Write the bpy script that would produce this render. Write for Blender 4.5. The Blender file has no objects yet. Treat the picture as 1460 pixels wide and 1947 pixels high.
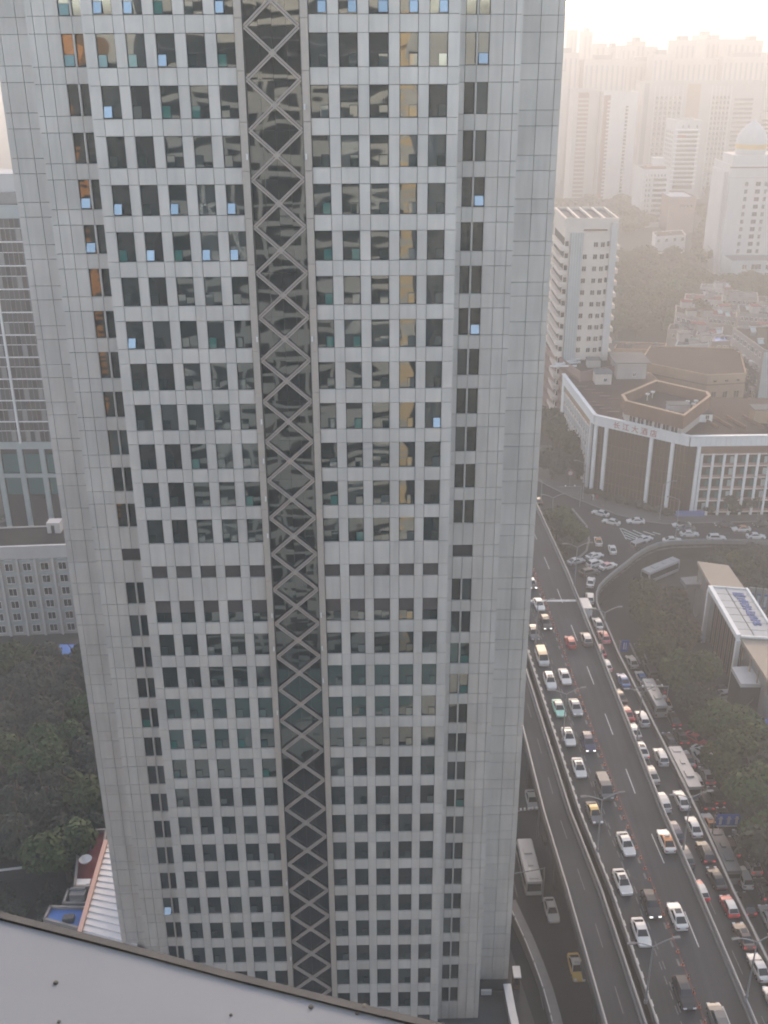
import bpy, math, random
from mathutils import Vector, Matrix

random.seed(11)
sc = bpy.context.scene
col = sc.collection

# ------------------------------------------------------------------ camera
CAMH = 117.0                       # the lens is 117 m above the street
FPX, CX, CY = 2007.0, 730.0, 973.5   # focal length and centre in pixels of a 1460 x 1947 frame
TH = math.radians(24.2)
ROLL = math.radians(-0.26)
_d = Vector((0, math.cos(TH), -math.sin(TH)))
_u0 = Vector((0, math.sin(TH), math.cos(TH)))
_r0 = Vector((1, 0, 0))
_r = _r0 * math.cos(ROLL) + _u0 * math.sin(ROLL)
_u = -_r0 * math.sin(ROLL) + _u0 * math.cos(ROLL)
EYE = Vector((0, 0, CAMH))
cam_data = bpy.data.cameras.new('camera')
cam = bpy.data.objects.new('camera', cam_data)
col.objects.link(cam)
M = Matrix((_r, _u, -_d)).transposed().to_4x4()
M.translation = EYE
cam.matrix_world = M
cam_data.sensor_fit = 'VERTICAL'
cam_data.sensor_height = 36.0
cam_data.lens = 36.0 * FPX / 1947.0
cam_data.clip_start = 0.05
cam_data.clip_end = 20000
sc.camera = cam

# ------------------------------------------------------------------ sky, sun, exposure
SUN_AZ = math.radians(8.5)        # to the right of the view direction (+Y)
SUN_EL = math.radians(20)
world = bpy.data.worlds.new('World')
sc.world = world
world.use_nodes = True
wn = world.node_tree
wn.nodes.clear()
w_out = wn.nodes.new('ShaderNodeOutputWorld')
w_bg = wn.nodes.new('ShaderNodeBackground')
w_sky = wn.nodes.new('ShaderNodeTexSky')
w_sky.sky_type = 'NISHITA'
w_sky.sun_disc = False
w_sky.sun_elevation = SUN_EL
w_sky.sun_rotation = SUN_AZ
w_sky.altitude = 50
w_sky.air_density = 0.6
w_sky.dust_density = 0.6
w_sky.ozone_density = 0.0
w_bg.inputs['Strength'].default_value = 0.15
w_tint = wn.nodes.new('ShaderNodeVectorMath')      # the whole dome is a little warmer in the dusty evening air
w_tint.operation = 'MULTIPLY'
w_tint.inputs[1].default_value = (1.20, 1.0, 0.80)
wn.links.new(w_sky.outputs[0], w_tint.inputs[0])
wn.links.new(w_tint.outputs[0], w_bg.inputs['Color'])
wn.links.new(w_bg.outputs[0], w_out.inputs['Surface'])

sun_data = bpy.data.lights.new('sun', 'SUN')
sun_data.energy = 0.45
sun_data.angle = math.radians(10.0)
sun_data.color = (1.0, 0.78, 0.59)
sun = bpy.data.objects.new('sun', sun_data)
col.objects.link(sun)
_to_sun = Vector((math.sin(SUN_AZ) * math.cos(SUN_EL), math.cos(SUN_AZ) * math.cos(SUN_EL), math.sin(SUN_EL)))
sun.rotation_euler = _to_sun.to_track_quat('Z', 'Y').to_euler()
sun.location = (60, 200, 220)

sc.view_settings.view_transform = 'Standard'
sc.view_settings.look = 'None'
sc.view_settings.gamma = 1.0
sc.view_settings.use_curve_mapping = False
sc.view_settings.exposure = 2.22
sc.cycles.use_denoising = True
sc.cycles.use_adaptive_sampling = True
sc.cycles.adaptive_threshold = 0.02
sc.cycles.filter_width = 1.9
sc.cycles.volume_bounces = 0
sc.cycles.max_bounces = 5
sc.cycles.diffuse_bounces = 2
sc.cycles.glossy_bounces = 3
sc.cycles.transmission_bounces = 2
sc.cycles.sample_clamp_indirect = 6.0

# ------------------------------------------------------------------ where a direction of view meets a level or an upright plane
def ray(px, py):
    return _d + _r * ((px - CX) / FPX) - _u * ((py - CY) / FPX)
def at(px, py, z=0.0):
    v = ray(px, py)
    return EYE + v * ((z - CAMH) / v.z)
def aty(px, py, Y):
    v = ray(px, py)
    return EYE + v * (Y / v.y)

# ------------------------------------------------------------------ materials
MATS = {}
def nd(nt, t, **kw):
    n = nt.nodes.new(t)
    for k, v in kw.items():
        setattr(n, k, v)
    return n
def mat(name, rgb, rough=0.7, vary=0.0, scale=1.0, stretch=(1, 1, 1), metal=0.0, spec=0.15, rand=0.0, island=0.0,
        dirt=0.0, emit=None, estr=0.0, bump=0.0, bscale=8.0, ior=None, hue=0.0):
    """plain surface: base colour with soft noise, per-object and per-piece variation and an optional fine relief"""
    m = bpy.data.materials.new(name)
    m.use_nodes = True
    nt = m.node_tree
    b = nt.nodes['Principled BSDF']
    b.inputs['Roughness'].default_value = rough
    b.inputs['Metallic'].default_value = metal
    b.inputs['Specular IOR Level'].default_value = spec
    if ior: b.inputs['IOR'].default_value = ior
    base = (*rgb, 1)
    b.inputs['Base Color'].default_value = base
    geo = None
    if vary or rand or island or dirt or bump or hue:
        geo = nd(nt, 'ShaderNodeNewGeometry')
        mp = nd(nt, 'ShaderNodeMapping')
        mp.inputs['Scale'].default_value = stretch
        nt.links.new(geo.outputs['Position'], mp.inputs['Vector'])
        val = None
        def add(sock, gain):
            nonlocal val
            mm = nd(nt, 'ShaderNodeMath', operation='MULTIPLY_ADD')
            nt.links.new(sock, mm.inputs[0])
            mm.inputs[1].default_value = 2 * gain
            if val is None: mm.inputs[2].default_value = 1 - gain
            else:
                sub = nd(nt, 'ShaderNodeMath', operation='SUBTRACT')
                nt.links.new(val, sub.inputs[0]); sub.inputs[1].default_value = gain
                nt.links.new(sub.outputs[0], mm.inputs[2])
            val = mm.outputs[0]
        if vary:
            nz = nd(nt, 'ShaderNodeTexNoise'); nz.inputs['Scale'].default_value = scale; nz.inputs['Detail'].default_value = 5
            nt.links.new(mp.outputs[0], nz.inputs['Vector']); add(nz.outputs['Fac'], vary * 2)
        if dirt:
            nz2 = nd(nt, 'ShaderNodeTexNoise'); nz2.inputs['Scale'].default_value = scale * 0.13; nz2.inputs['Detail'].default_value = 3
            nt.links.new(geo.outputs['Position'], nz2.inputs['Vector']); add(nz2.outputs['Fac'], dirt * 2)
        if rand:
            oi = nd(nt, 'ShaderNodeObjectInfo'); add(oi.outputs['Random'], rand)
        if island: add(geo.outputs['Random Per Island'], island)
        src = None
        if val is not None:
            mx = nd(nt, 'ShaderNodeVectorMath', operation='SCALE')
            mx.inputs[0].default_value = rgb
            nt.links.new(val, mx.inputs['Scale'])
            src = mx.outputs[0]
        if hue:
            oi2 = nd(nt, 'ShaderNodeObjectInfo')
            hm = nd(nt, 'ShaderNodeMath', operation='MULTIPLY_ADD'); hm.inputs[1].default_value = hue; hm.inputs[2].default_value = 0.5 - hue * 0.6
            nt.links.new(oi2.outputs['Random'], hm.inputs[0])
            hs = nd(nt, 'ShaderNodeHueSaturation'); nt.links.new(hm.outputs[0], hs.inputs['Hue'])
            if src: nt.links.new(src, hs.inputs['Color'])
            else: hs.inputs['Color'].default_value = base
            src = hs.outputs[0]
        if src: nt.links.new(src, b.inputs['Base Color'])
        if bump:
            nb = nd(nt, 'ShaderNodeTexNoise'); nb.inputs['Scale'].default_value = bscale
            nt.links.new(mp.outputs[0], nb.inputs['Vector'])
            bp = nd(nt, 'ShaderNodeBump'); bp.inputs['Distance'].default_value = bump
            nt.links.new(nb.outputs['Fac'], bp.inputs['Height']); nt.links.new(bp.outputs[0], b.inputs['Normal'])
    if emit:
        b.inputs['Emission Color'].default_value = (*emit, 1)
        b.inputs['Emission Strength'].default_value = estr
    MATS[name] = m
    return m
def glass(name, rgb, ior=2.0, wave=0.003, wscale=(0.35, 0.35, 0.9), rough=0.02, rooms=0.0):
    """dark coated glass whose sheets are slightly rippled, so what it mirrors wobbles"""
    m = bpy.data.materials.new(name); m.use_nodes = True
    nt = m.node_tree; b = nt.nodes['Principled BSDF']
    b.inputs['Base Color'].default_value = (*rgb, 1); b.inputs['Roughness'].default_value = rough
    b.inputs['IOR'].default_value = ior; b.inputs['Specular IOR Level'].default_value = 0.5
    if rooms:
        oi = nd(nt, 'ShaderNodeObjectInfo'); pw = nd(nt, 'ShaderNodeMath', operation='POWER'); pw.inputs[1].default_value = 3.0
        nt.links.new(oi.outputs['Random'], pw.inputs[0])
        mx = nd(nt, 'ShaderNodeMix', data_type='RGBA'); mx.inputs[6].default_value = (*rgb, 1); mx.inputs[7].default_value = (rooms * .9, rooms * 1.05, rooms, 1)
        nt.links.new(pw.outputs[0], mx.inputs[0]); nt.links.new(mx.outputs[2], b.inputs['Base Color'])
    geo = nd(nt, 'ShaderNodeNewGeometry'); mp = nd(nt, 'ShaderNodeMapping'); mp.inputs['Scale'].default_value = wscale
    nt.links.new(geo.outputs['Position'], mp.inputs['Vector'])
    nz = nd(nt, 'ShaderNodeTexNoise'); nz.inputs['Scale'].default_value = 1.0; nz.inputs['Detail'].default_value = 1.0
    nt.links.new(mp.outputs[0], nz.inputs['Vector'])
    bp = nd(nt, 'ShaderNodeBump'); bp.inputs['Distance'].default_value = wave; bp.inputs['Strength'].default_value = 1.0
    nt.links.new(nz.outputs['Fac'], bp.inputs['Height']); nt.links.new(bp.outputs[0], b.inputs['Normal'])
    MATS[name] = m
    return m

mat('granite', (0.575, 0.535, 0.49), 0.62, vary=0.075, scale=1.6, stretch=(1, 1, 0.10), rand=0.05, island=0.05, dirt=0.09)
mat('joint', (0.19, 0.18, 0.17), 0.9)
mat('strip_trim', (0.47, 0.41, 0.355), 0.55, vary=0.04, scale=2)
mat('brace', (0.40, 0.34, 0.295), 0.5, vary=0.05, scale=2)
mat('brace_dark', (0.10, 0.095, 0.09), 0.5)
mat('frame_dark', (0.05, 0.055, 0.055), 0.45)
mat('louvre', (0.115, 0.10, 0.09), 0.5, vary=0.05, scale=3)
mat('louvre_back', (0.03, 0.03, 0.03), 0.9)
glass('tower_glass', (0.032, 0.040, 0.038), 2.4, 0.040, (0.17, 0.17, 0.34), rooms=0.10)
glass('strip_glass', (0.026, 0.031, 0.029), 2.4, 0.040, (0.13, 0.13, 0.36))
glass('sash_glass', (0.015, 0.035, 0.034), 2.6, 0.002, rooms=0.12)
glass('sash_open_glass', (0.02, 0.13, 0.16), 5.0, 0.0006)
glass('sash_ajar_glass', (0.05, 0.15, 0.13), 1.7, 0.002)
mat('mirror_dark', (0.13, 0.14, 0.13), 0.9, vary=0.4, scale=0.15)
glass('dark_glass', (0.02, 0.022, 0.024), 1.7, 0.002)
glass('brown_glass', (0.030, 0.017, 0.012), 1.5, 0.004, (0.2, 0.2, 0.2), 0.06)
glass('teal_glass', (0.03, 0.11, 0.105), 1.7, 0.002)
mat('asphalt', (0.046, 0.048, 0.051), 0.86, vary=0.10, scale=0.5, dirt=0.14, bump=0.01, bscale=30, spec=0.06)
mat('deck_asphalt', (0.058, 0.060, 0.064), 0.85, vary=0.16, scale=0.9, stretch=(1.6, 0.06, 1), dirt=0.20, bump=0.008, bscale=30, spec=0.06)
mat('ground_mix', (0.050, 0.050, 0.045), 0.95, vary=0.25, scale=0.05, dirt=0.2)
mat('paving', (0.11, 0.108, 0.105), 0.9, vary=0.10, scale=0.5, dirt=0.2)
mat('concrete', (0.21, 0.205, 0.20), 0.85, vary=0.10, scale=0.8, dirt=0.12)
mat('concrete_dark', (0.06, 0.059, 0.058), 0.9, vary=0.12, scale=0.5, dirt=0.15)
mat('rail_metal', (0.33, 0.33, 0.33), 0.5, metal=0.3)
mat('paint_white', (0.50, 0.50, 0.48), 0.7, vary=0.18, scale=1.5)
mat('paint_faint', (0.17, 0.17, 0.165), 0.8, vary=0.25, scale=1.5)
mat('paint_red', (0.13, 0.065, 0.055), 0.7, vary=0.18, scale=1.2)
mat('post_orange', (0.30, 0.10, 0.07), 0.5)
mat('post_white', (0.45, 0.43, 0.41), 0.5)
mat('white_paint', (0.72, 0.71, 0.69), 0.6, vary=0.04, scale=0.6, dirt=0.05)
mat('white_wall', (0.50, 0.48, 0.46), 0.8, vary=0.05, scale=0.5, stretch=(1, 1, .3), dirt=0.08)
mat('pale_wall', (0.40, 0.375, 0.345), 0.8, vary=0.06, scale=0.5, stretch=(1, 1, .3), dirt=0.1)
mat('cream_wall', (0.60, 0.53, 0.46), 0.8, vary=0.05, scale=0.5, dirt=0.1)
mat('tan_wall', (0.34, 0.24, 0.165), 0.85, vary=0.06, scale=0.6, dirt=0.12)
mat('brick_brown', (0.18, 0.105, 0.075), 0.85, vary=0.08, scale=0.8, dirt=0.12)
mat('pink_wall', (0.26, 0.17, 0.145), 0.85, vary=0.06, scale=0.6, dirt=0.1)
mat('grey_wall', (0.24, 0.235, 0.23), 0.85, vary=0.07, scale=0.5, dirt=0.12)
mat('bluegrey_wall', (0.36, 0.40, 0.39), 0.8, vary=0.06, scale=0.4, dirt=0.1)
mat('old_wall', (0.30, 0.27, 0.25), 0.9, vary=0.15, scale=0.6, dirt=0.2)
mat('roof_dark', (0.030, 0.029, 0.029), 0.9, vary=0.16, scale=0.4, dirt=0.25, spec=0.04)
mat('roof_brown', (0.048, 0.033, 0.030), 0.9, vary=0.14, scale=0.5, stretch=(.4, 1, 1), dirt=0.2, spec=0.04)
mat('roof_red', (0.14, 0.045, 0.05), 0.85, vary=0.10, scale=0.6, dirt=0.15, spec=0.04)
mat('roof_grey', (0.12, 0.125, 0.13), 0.85, vary=0.10, scale=0.5, dirt=0.15, spec=0.04)
mat('roof_blue', (0.10, 0.20, 0.48), 0.6, vary=0.10, scale=0.6, dirt=0.1)
mat('roof_beige', (0.36, 0.295, 0.23), 0.75, vary=0.04, scale=0.5, dirt=0.06)
mat('roof_panel', (0.40, 0.405, 0.40), 0.6, vary=0.06, scale=0.7, dirt=0.1)
mat('shed_white', (0.72, 0.68, 0.66), 0.6, vary=0.05, scale=0.6, dirt=0.08)
mat('shed_trim', (0.62, 0.40, 0.32), 0.7)
mat('sign_blue', (0.09, 0.14, 0.30), 0.6)
mat('sign_red', (0.40, 0.13, 0.12), 0.6)
mat('road_sign_blue', (0.045, 0.10, 0.34), 0.5)
mat('gold', (0.55, 0.36, 0.12), 0.45, metal=0.3)
mat('bark', (0.10, 0.075, 0.055), 0.95, vary=0.15, scale=3)
mat('leaf_green', (0.046, 0.070, 0.024), 0.8, rand=0.16, island=0.4, hue=0.06, spec=0.2)
mat('leaf_olive', (0.052, 0.055, 0.020), 0.8, rand=0.16, island=0.4, hue=0.06, spec=0.2)
mat('leaf_brown', (0.070, 0.062, 0.034), 0.85, rand=0.14, island=0.4, hue=0.04, spec=0.2)
mat('leaf_dark', (0.045, 0.052, 0.038), 0.85, rand=0.2, island=0.4, spec=0.2)
mat('ledge_white', (0.25, 0.26, 0.28), 0.45, vary=0.03, scale=5, dirt=0.05)
mat('ledge_rim', (0.12, 0.115, 0.112), 0.7, vary=0.12, scale=25)
mat('ledge_spot', (0.13, 0.12, 0.11), 0.8)
mat('own_band', (0.66, 0.70, 0.63), 0.7, vary=0.05, scale=0.4)
mat('own_glass_band', (0.035, 0.04, 0.036), 0.6)
mat('own_sunlit_yellow', (0.88, 0.72, 0.40), 0.6)  # cream front with the sunlight put into its yellow
mat('orange_wall', (0.95, 0.46, 0.13), 0.8, vary=0.08, scale=0.4)  # orange brightened so the colour carries the low sun
mat('teal_roof', (0.22, 0.32, 0.28), 0.8, vary=0.1, scale=0.3)
mat('tyre', (0.02, 0.02, 0.02), 0.85)
mat('car_glass', (0.02, 0.022, 0.026), 0.06, spec=0.6)
mat('lamp_clear', (0.65, 0.65, 0.65), 0.2)
mat('lamp_on', (0.9, 0.9, 0.9), 0.3, emit=(1, 0.96, 0.88), estr=.4)
mat('tail_off', (0.20, 0.025, 0.025), 0.3)
mat('tail_on', (0.6, 0.03, 0.03), 0.3, emit=(1, 0.10, 0.12), estr=.12)
mat('pole_grey', (0.24, 0.24, 0.24), 0.45, metal=0.2)
mat('plastic_black', (0.03, 0.03, 0.03), 0.6)
for nm, c in dict(white=(0.60, 0.58, 0.55), silver=(0.36, 0.35, 0.34), grey=(0.11, 0.11, 0.11), black=(0.022, 0.022, 0.024), red=(0.40, 0.035, 0.045),
                  blue=(0.05, 0.15, 0.36), navy=(0.03, 0.035, 0.085), orange=(0.62, 0.26, 0.10), yellow=(0.62, 0.42, 0.13), green=(0.36, 0.66, 0.52),
                  pink=(0.62, 0.36, 0.36), tan=(0.60, 0.44, 0.26), brown=(0.12, 0.09, 0.075)).items():
    mat('paint_car_' + nm, c, 0.32, spec=0.5, vary=0.02, scale=2)

# ------------------------------------------------------------------ mesh helpers
class MB:
    """collects simple solids and links them as ONE mesh object"""
    def __init__(s): s.v = []; s.f = []; s.m = []
    def poly(s, pts, mi=0):
        n = len(s.v); s.v += [tuple(p) for p in pts]; s.f.append(tuple(range(n, n + len(pts)))); s.m.append(mi)
    def box(s, x0, x1, y0, y1, z0, z1, mi=0):
        n = len(s.v)
        s.v += [(x0, y0, z0), (x1, y0, z0), (x1, y1, z0), (x0, y1, z0), (x0, y0, z1), (x1, y0, z1), (x1, y1, z1), (x0, y1, z1)]
        for q in ((0, 3, 2, 1), (4, 5, 6, 7), (0, 1, 5, 4), (1, 2, 6, 5), (2, 3, 7, 6), (3, 0, 4, 7)):
            s.f.append(tuple(n + i for i in q)); s.m.append(mi)
        return s
    def obox(s, c, ux, uy, uz, mi=0):
        """box with centre c and half-axes ux, uy, uz (vectors)"""
        n = len(s.v); c = Vector(c)
        for a, b, e in ((-1, -1, -1), (1, -1, -1), (1, 1, -1), (-1, 1, -1), (-1, -1, 1), (1, -1, 1), (1, 1, 1), (-1, 1, 1)):
            s.v.append(tuple(c + ux * a + uy * b + uz * e))
        for q in ((0, 3, 2, 1), (4, 5, 6, 7), (0, 1, 5, 4), (1, 2, 6, 5), (2, 3, 7, 6), (3, 0, 4, 7)):
            s.f.append(tuple(n + i for i in q)); s.m.append(mi)
        return s
    def prism(s, pts, z0, z1, mi=0, mi_top=None):
        """upright solid over a 2D outline; z1 may be a list, one height per corner"""
        A = sum(pts[i][0] * pts[(i + 1) % len(pts)][1] - pts[(i + 1) % len(pts)][0] * pts[i][1] for i in range(len(pts)))
        if A < 0: pts = pts[::-1]
        n = len(s.v); k = len(pts)
        s.v += [(p[0], p[1], z0) for p in pts] + [(p[0], p[1], z1) for p in pts]
        s.f.append(tuple(range(n + k - 1, n - 1, -1))); s.m.append(mi)
        s.f.append(tuple(range(n + k, n + 2 * k))); s.m.append(mi if mi_top is None else mi_top)
        for i in range(k):
            j = (i + 1) % k
            s.f.append((n + i, n + j, n + k + j, n + k + i)); s.m.append(mi)
        return s
    def tube(s, p0, p1, r0, r1=None, n=8, mi=0, cap=True):
        p0, p1 = Vector(p0), Vector(p1); r1 = r0 if r1 is None else r1
        a = (p1 - p0).normalized(); t = Vector((0, 0, 1)) if abs(a.z) < 0.9 else Vector((1, 0, 0))
        x = a.cross(t).normalized(); y = a.cross(x)
        b = len(s.v)
        for p, r in ((p0, r0), (p1, r1)):
            for i in range(n):
                w = 2 * math.pi * i / n
                s.v.append(tuple(p + (x * math.cos(w) + y * math.sin(w)) * r))
        for i in range(n):
            j = (i + 1) % n
            s.f.append((b + i, b + n + i, b + n + j, b + j)); s.m.append(mi)
        if cap:
            s.f.append(tuple(b + i for i in range(n))); s.m.append(mi)
            s.f.append(tuple(b + n + i for i in reversed(range(n)))); s.m.append(mi)
        return s
    def lathe(s, prof, n=20, c=(0, 0), mi=0):
        b = len(s.v)
        for r, z in prof:
            for i in range(n):
                w = 2 * math.pi * i / n
                s.v.append((c[0] + r * math.cos(w), c[1] + r * math.sin(w), z))
        for k in range(len(prof) - 1):
            for i in range(n):
                j = (i + 1) % n
                s.f.append((b + k * n + i, b + k * n + j, b + (k + 1) * n + j, b + (k + 1) * n + i)); s.m.append(mi)
        return s
    def mesh(s, name, mats):
        me = bpy.data.meshes.new(name)
        me.from_pydata(s.v, [], s.f)
        for m in (mats if isinstance(mats, (list, tuple)) else [mats]):
            me.materials.append(MATS[m])
        if any(s.m): me.polygons.foreach_set('material_index', s.m)
        me.update()
        return me
    def build(s, name, mats, parent=None, loc=None, kind=None):
        return put(name, s.mesh(name, mats), parent, loc, kind)
def put(name, me, parent=None, loc=None, kind=None, rot=None):
    o = bpy.data.objects.new(name, me); col.objects.link(o)
    if parent: o.parent = parent
    if loc is not None: o.location = loc
    if rot is not None: o.rotation_euler = rot
    if kind: o['kind'] = kind
    return o
def smooth(o):
    o.data.polygons.foreach_set('use_smooth', [True] * len(o.data.polygons)); return o
def thing(name, label, cat, loc=(0, 0, 0), rz=0.0, group=None):
    o = bpy.data.objects.new(name, None); col.objects.link(o)
    o.location = loc; o.rotation_euler = (0, 0, rz); o.empty_display_size = 1
    tag(o, label, cat, group); return o
def tag(o, label, cat, group=None):
    o['label'] = label; o['category'] = cat
    if group: o['group'] = group
    return o
_cache = {}
def box_mesh(w, d, h, m, name='panel'):
    """shared box: x centred, y from 0 to d, z from 0 to h"""
    k = (round(w, 3), round(d, 3), round(h, 3), m)
    if k not in _cache: _cache[k] = MB().box(-w / 2, w / 2, 0, d, 0, h).mesh(name, m)
    return _cache[k]
ORD = ['first', 'second', 'third', 'fourth', 'fifth', 'sixth', 'seventh', 'eighth', 'ninth', 'tenth', 'eleventh', 'twelfth', 'thirteenth',
       'fourteenth', 'fifteenth', 'sixteenth', 'seventeenth', 'eighteenth', 'nineteenth', 'twentieth']
ZD = 11.0      # level of the viaduct decks
ZP = 4.0       # level of the ramp, the crossing and the town beyond it

# ================================================================== the setting
g = MB(); g.poly([(-4000, -1500, 0), (4000, -1500, 0), (4000, 6500, 0), (-4000, 6500, 0)])
g.build('ground', 'ground_mix', kind='structure')

def poly2(pts): return [(p[0], p[1]) for p in pts]
def px_line(pts, z): return [at(x, y, z).to_2d() for x, y in pts]
P1 = px_line([(995, 1408), (1030, 1550), (1075, 1700), (1145, 1947)], ZD)
P2 = px_line([(1003, 1257), (1097, 1550), (1157, 1700), (1241, 1947)], ZD)
P3 = px_line([(1019, 962), (1079, 1093), (1138, 1238), (1262, 1550), (1328, 1700), (1433, 1947)], ZD)
P4 = px_line([(1460, 1036), (1350, 1034), (1276, 1036), (1250, 1041), (1228, 1050), (1208, 1063), (1190, 1078), (1168, 1095), (1151, 1110), (1140, 1122), (1135, 1135), (1135, 1152), (1141, 1168),
              (1154, 1196), (1177, 1250), (1269, 1434), (1326, 1550), (1394, 1700), (1460, 1834)], ZP)
def extend(line, y_lo=None, y_hi=None):
    """carry the ends straight on to given distances (line runs from far to near)"""
    L = list(line)
    if y_lo is not None:
        a, b = L[-2], L[-1]; t = (y_lo - b.y) / (b.y - a.y); L.append(b + (b - a) * t)
    if y_hi is not None:
        a, b = L[0], L[1]; t = (y_hi - a.y) / (a.y - b.y); L.insert(0, a + (a - b) * t)
    return L
P1 = extend(P1, 45, 250); P2 = extend(P2, 45, 250); P3 = extend(P3, 45, 250); P4 = [Vector((160, P4[0].y + 0.5))] + extend(P4, 45)
def xat(line, y):
    for a, b in zip(line, line[1:]):
        if min(a.y, b.y) - 1e-6 <= y <= max(a.y, b.y) + 1e-6 and abs(a.y - b.y) > 1e-6:
            return a.x + (b.x - a.x) * (y - a.y) / (b.y - a.y)
    return line[-1].x
def strip_wall(mb, line, off0, off1, z0, z1, mi=0):
    """a low wall following a line, between two sideways offsets"""
    n = len(line); A = []; B = []
    for i, p in enumerate(line):
        t = (line[min(i + 1, n - 1)] - line[max(i - 1, 0)]).normalized(); nn = Vector((-t.y, t.x))
        A.append(p + nn * off0); B.append(p + nn * off1)
    for i in range(n - 1):
        mb.poly([(*A[i], z1), (*B[i], z1), (*B[i + 1], z1), (*A[i + 1], z1)], mi)
        mb.poly([(*A[i], z0), (*A[i], z1), (*A[i + 1], z1), (*A[i + 1], z0)], mi)
        mb.poly([(*B[i], z1), (*B[i], z0), (*B[i + 1], z0), (*B[i + 1], z1)], mi)
    mb.poly([(*A[0], z0), (*B[0], z0), (*B[0], z1), (*A[0], z1)], mi)
    mb.poly([(*A[-1], z1), (*B[-1], z1), (*B[-1], z0), (*A[-1], z0)], mi)
def subdiv(line, step):
    out = []
    for a, b in zip(line, line[1:]):
        k = max(1, int((b - a).length / step))
        out += [a + (b - a) * (i / k) for i in range(k)]
    return out + [line[-1]]
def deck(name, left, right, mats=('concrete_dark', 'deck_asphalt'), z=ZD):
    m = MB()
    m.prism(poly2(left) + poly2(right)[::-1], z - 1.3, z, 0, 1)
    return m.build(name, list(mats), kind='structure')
# upper town: everything beyond the crossing stands one viaduct height above the street
i_join = 13; YJ = P4[12].y
upper = [(-42, 225), (20, 225), (24, YJ)] + [(p.x, p.y) for p in P4[:i_join]][::-1] + [(160, 215), (420, 215), (420, 950), (-42, 950)]
m = MB(); m.prism(upper, 0, ZP - 0.02, 0, 1); m.build('upper_ground', ['concrete_dark', 'ground_mix'], kind='structure')
# carriageway of the crossing on it
cr = [(-30, 285), (-30, 226), (21, 226), (25, YJ + .5)] + [(p.x, p.y) for p in P4[:i_join]][::-1]
kerb = px_line([(1460, 991), (1330, 994), (1262, 996), (1215, 990), (1170, 978), (1130, 962), (1085, 945), (1050, 928), (1020, 912)], ZP)
cr += [(160, kerb[0].y)] + [(p.x, p.y) for p in kerb]
m = MB(); m.prism(cr, ZP - 0.5, ZP + 0.004, 0); crossing_road = m.build('crossing_road', 'asphalt', kind='structure')
pv = [(160, kerb[0].y)] + [(p.x, p.y) for p in kerb] + [(kerb[-1].x, 300), (160, 300)]
m = MB(); m.prism(pv, ZP - 0.5, ZP + 0.13, 0); pavement = m.build('pavement', 'paving', kind='structure')
m = MB(); strip_wall(m, [Vector((160, kerb[0].y))] + kerb, 0.0, 0.25, ZP - 0.3, ZP + 0.17); m.build('kerb', 'concrete', pavement)

main_deck = deck('viaduct_deck', P2, P3)
left_deck = deck('side_deck', P1, [p + Vector((-1.0, 0)) for p in P2])
ramp_l = [Vector((xat(P3, YJ), YJ))] + [p for p in P3 if p.y < YJ - 1]
ramp_l = [p + Vector((-0.2, 0)) for p in ramp_l]
ramp_deck = deck('ramp_deck', ramp_l, P4[i_join - 1:], z=ZP)
def parapet(line, off, par, w=0.28, h=0.95):
    m = MB(); strip_wall(m, line, off, off + w, ZD - 0.6, ZD + h); m.build('parapet', 'concrete', par)
    m = MB(); strip_wall(m, line, off + w * 0.3, off + w * 0.7, ZD + h + 0.16, ZD + h + 0.24)
    for p in subdiv(line, 2.5):
        m.box(p.x - 0.03 + (off + w / 2), p.x + 0.03 + (off + w / 2), p.y - 0.03, p.y + 0.03, ZD + h - 0.02, ZD + h + 0.17)
    m.build('rail', 'rail_metal', par)
    m = MB(); strip_wall(m, line, off + (w + 0.02 if off > -0.1 else -0.20), off + (w + 0.20 if off > -0.1 else -0.02), ZD - 0.5, ZD + 0.32); m.build('parapet_foot', 'concrete', par)
parapet(P1, 0.0, left_deck, 0.30)
parapet([p + Vector((-1.0, 0)) for p in P2], -0.30, left_deck, 0.30)
parapet(P2, 0.05, main_deck, 0.32)
parapet(P3, -0.30, main_deck, 0.30)
for nm, ln in (('parapet', P4),):
    m = MB(); strip_wall(m, ln, -0.45, 0.0, ZP - 0.9, ZP + 0.95); m.build('parapet', 'concrete', ramp_deck)
    m = MB(); strip_wall(m, ln, -0.42, -0.30, ZP + 1.12, ZP + 1.2)
    strip_wall(m, ln, -0.95, -0.5, ZP - 0.5, ZP - 0.1); m.build('rail', 'rail_metal', ramp_deck)
# piers under the decks
for Y in range(50, 240, 24):
    for par, l, r in ((main_deck, P2, P3), (left_deck, P1, P2)):
        x = (xat(l, Y) + xat(r, Y)) / 2
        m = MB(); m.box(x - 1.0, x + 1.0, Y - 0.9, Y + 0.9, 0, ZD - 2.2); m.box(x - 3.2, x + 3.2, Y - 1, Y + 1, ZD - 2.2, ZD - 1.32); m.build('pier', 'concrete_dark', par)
# paint on the decks: lanes are fractions of the way from one parapet to the other
def lane_pt(l, r, f, y): return Vector((xat(l, y) + (xat(r, y) - xat(l, y)) * f, y))
def dashes(name, l, r, f, y0, y1, on, off, w, mt, par, z=ZD + 0.006, jit=0):
    y = y0; m = MB()
    while y < y1:
        a, b = lane_pt(l, r, f, y), lane_pt(l, r, f, min(y + on, y1)); dx = random.uniform(-jit, jit)
        m.poly([(a.x - w / 2 + dx, a.y, z), (a.x + w / 2 + dx, a.y, z), (b.x + w / 2 + dx, b.y, z), (b.x - w / 2 + dx, b.y, z)])
        y += on + off
    return m.build(name, mt, par)
dashes('lane_dash', P2, P3, 0.76, 70, 245, 6.0, 9.0, 0.14, 'paint_white', main_deck)
dashes('lane_dash', P2, P3, 0.285, 70, 200, 1.3, 0.9, 0.13, 'paint_faint', main_deck, jit=0.05)
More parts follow.
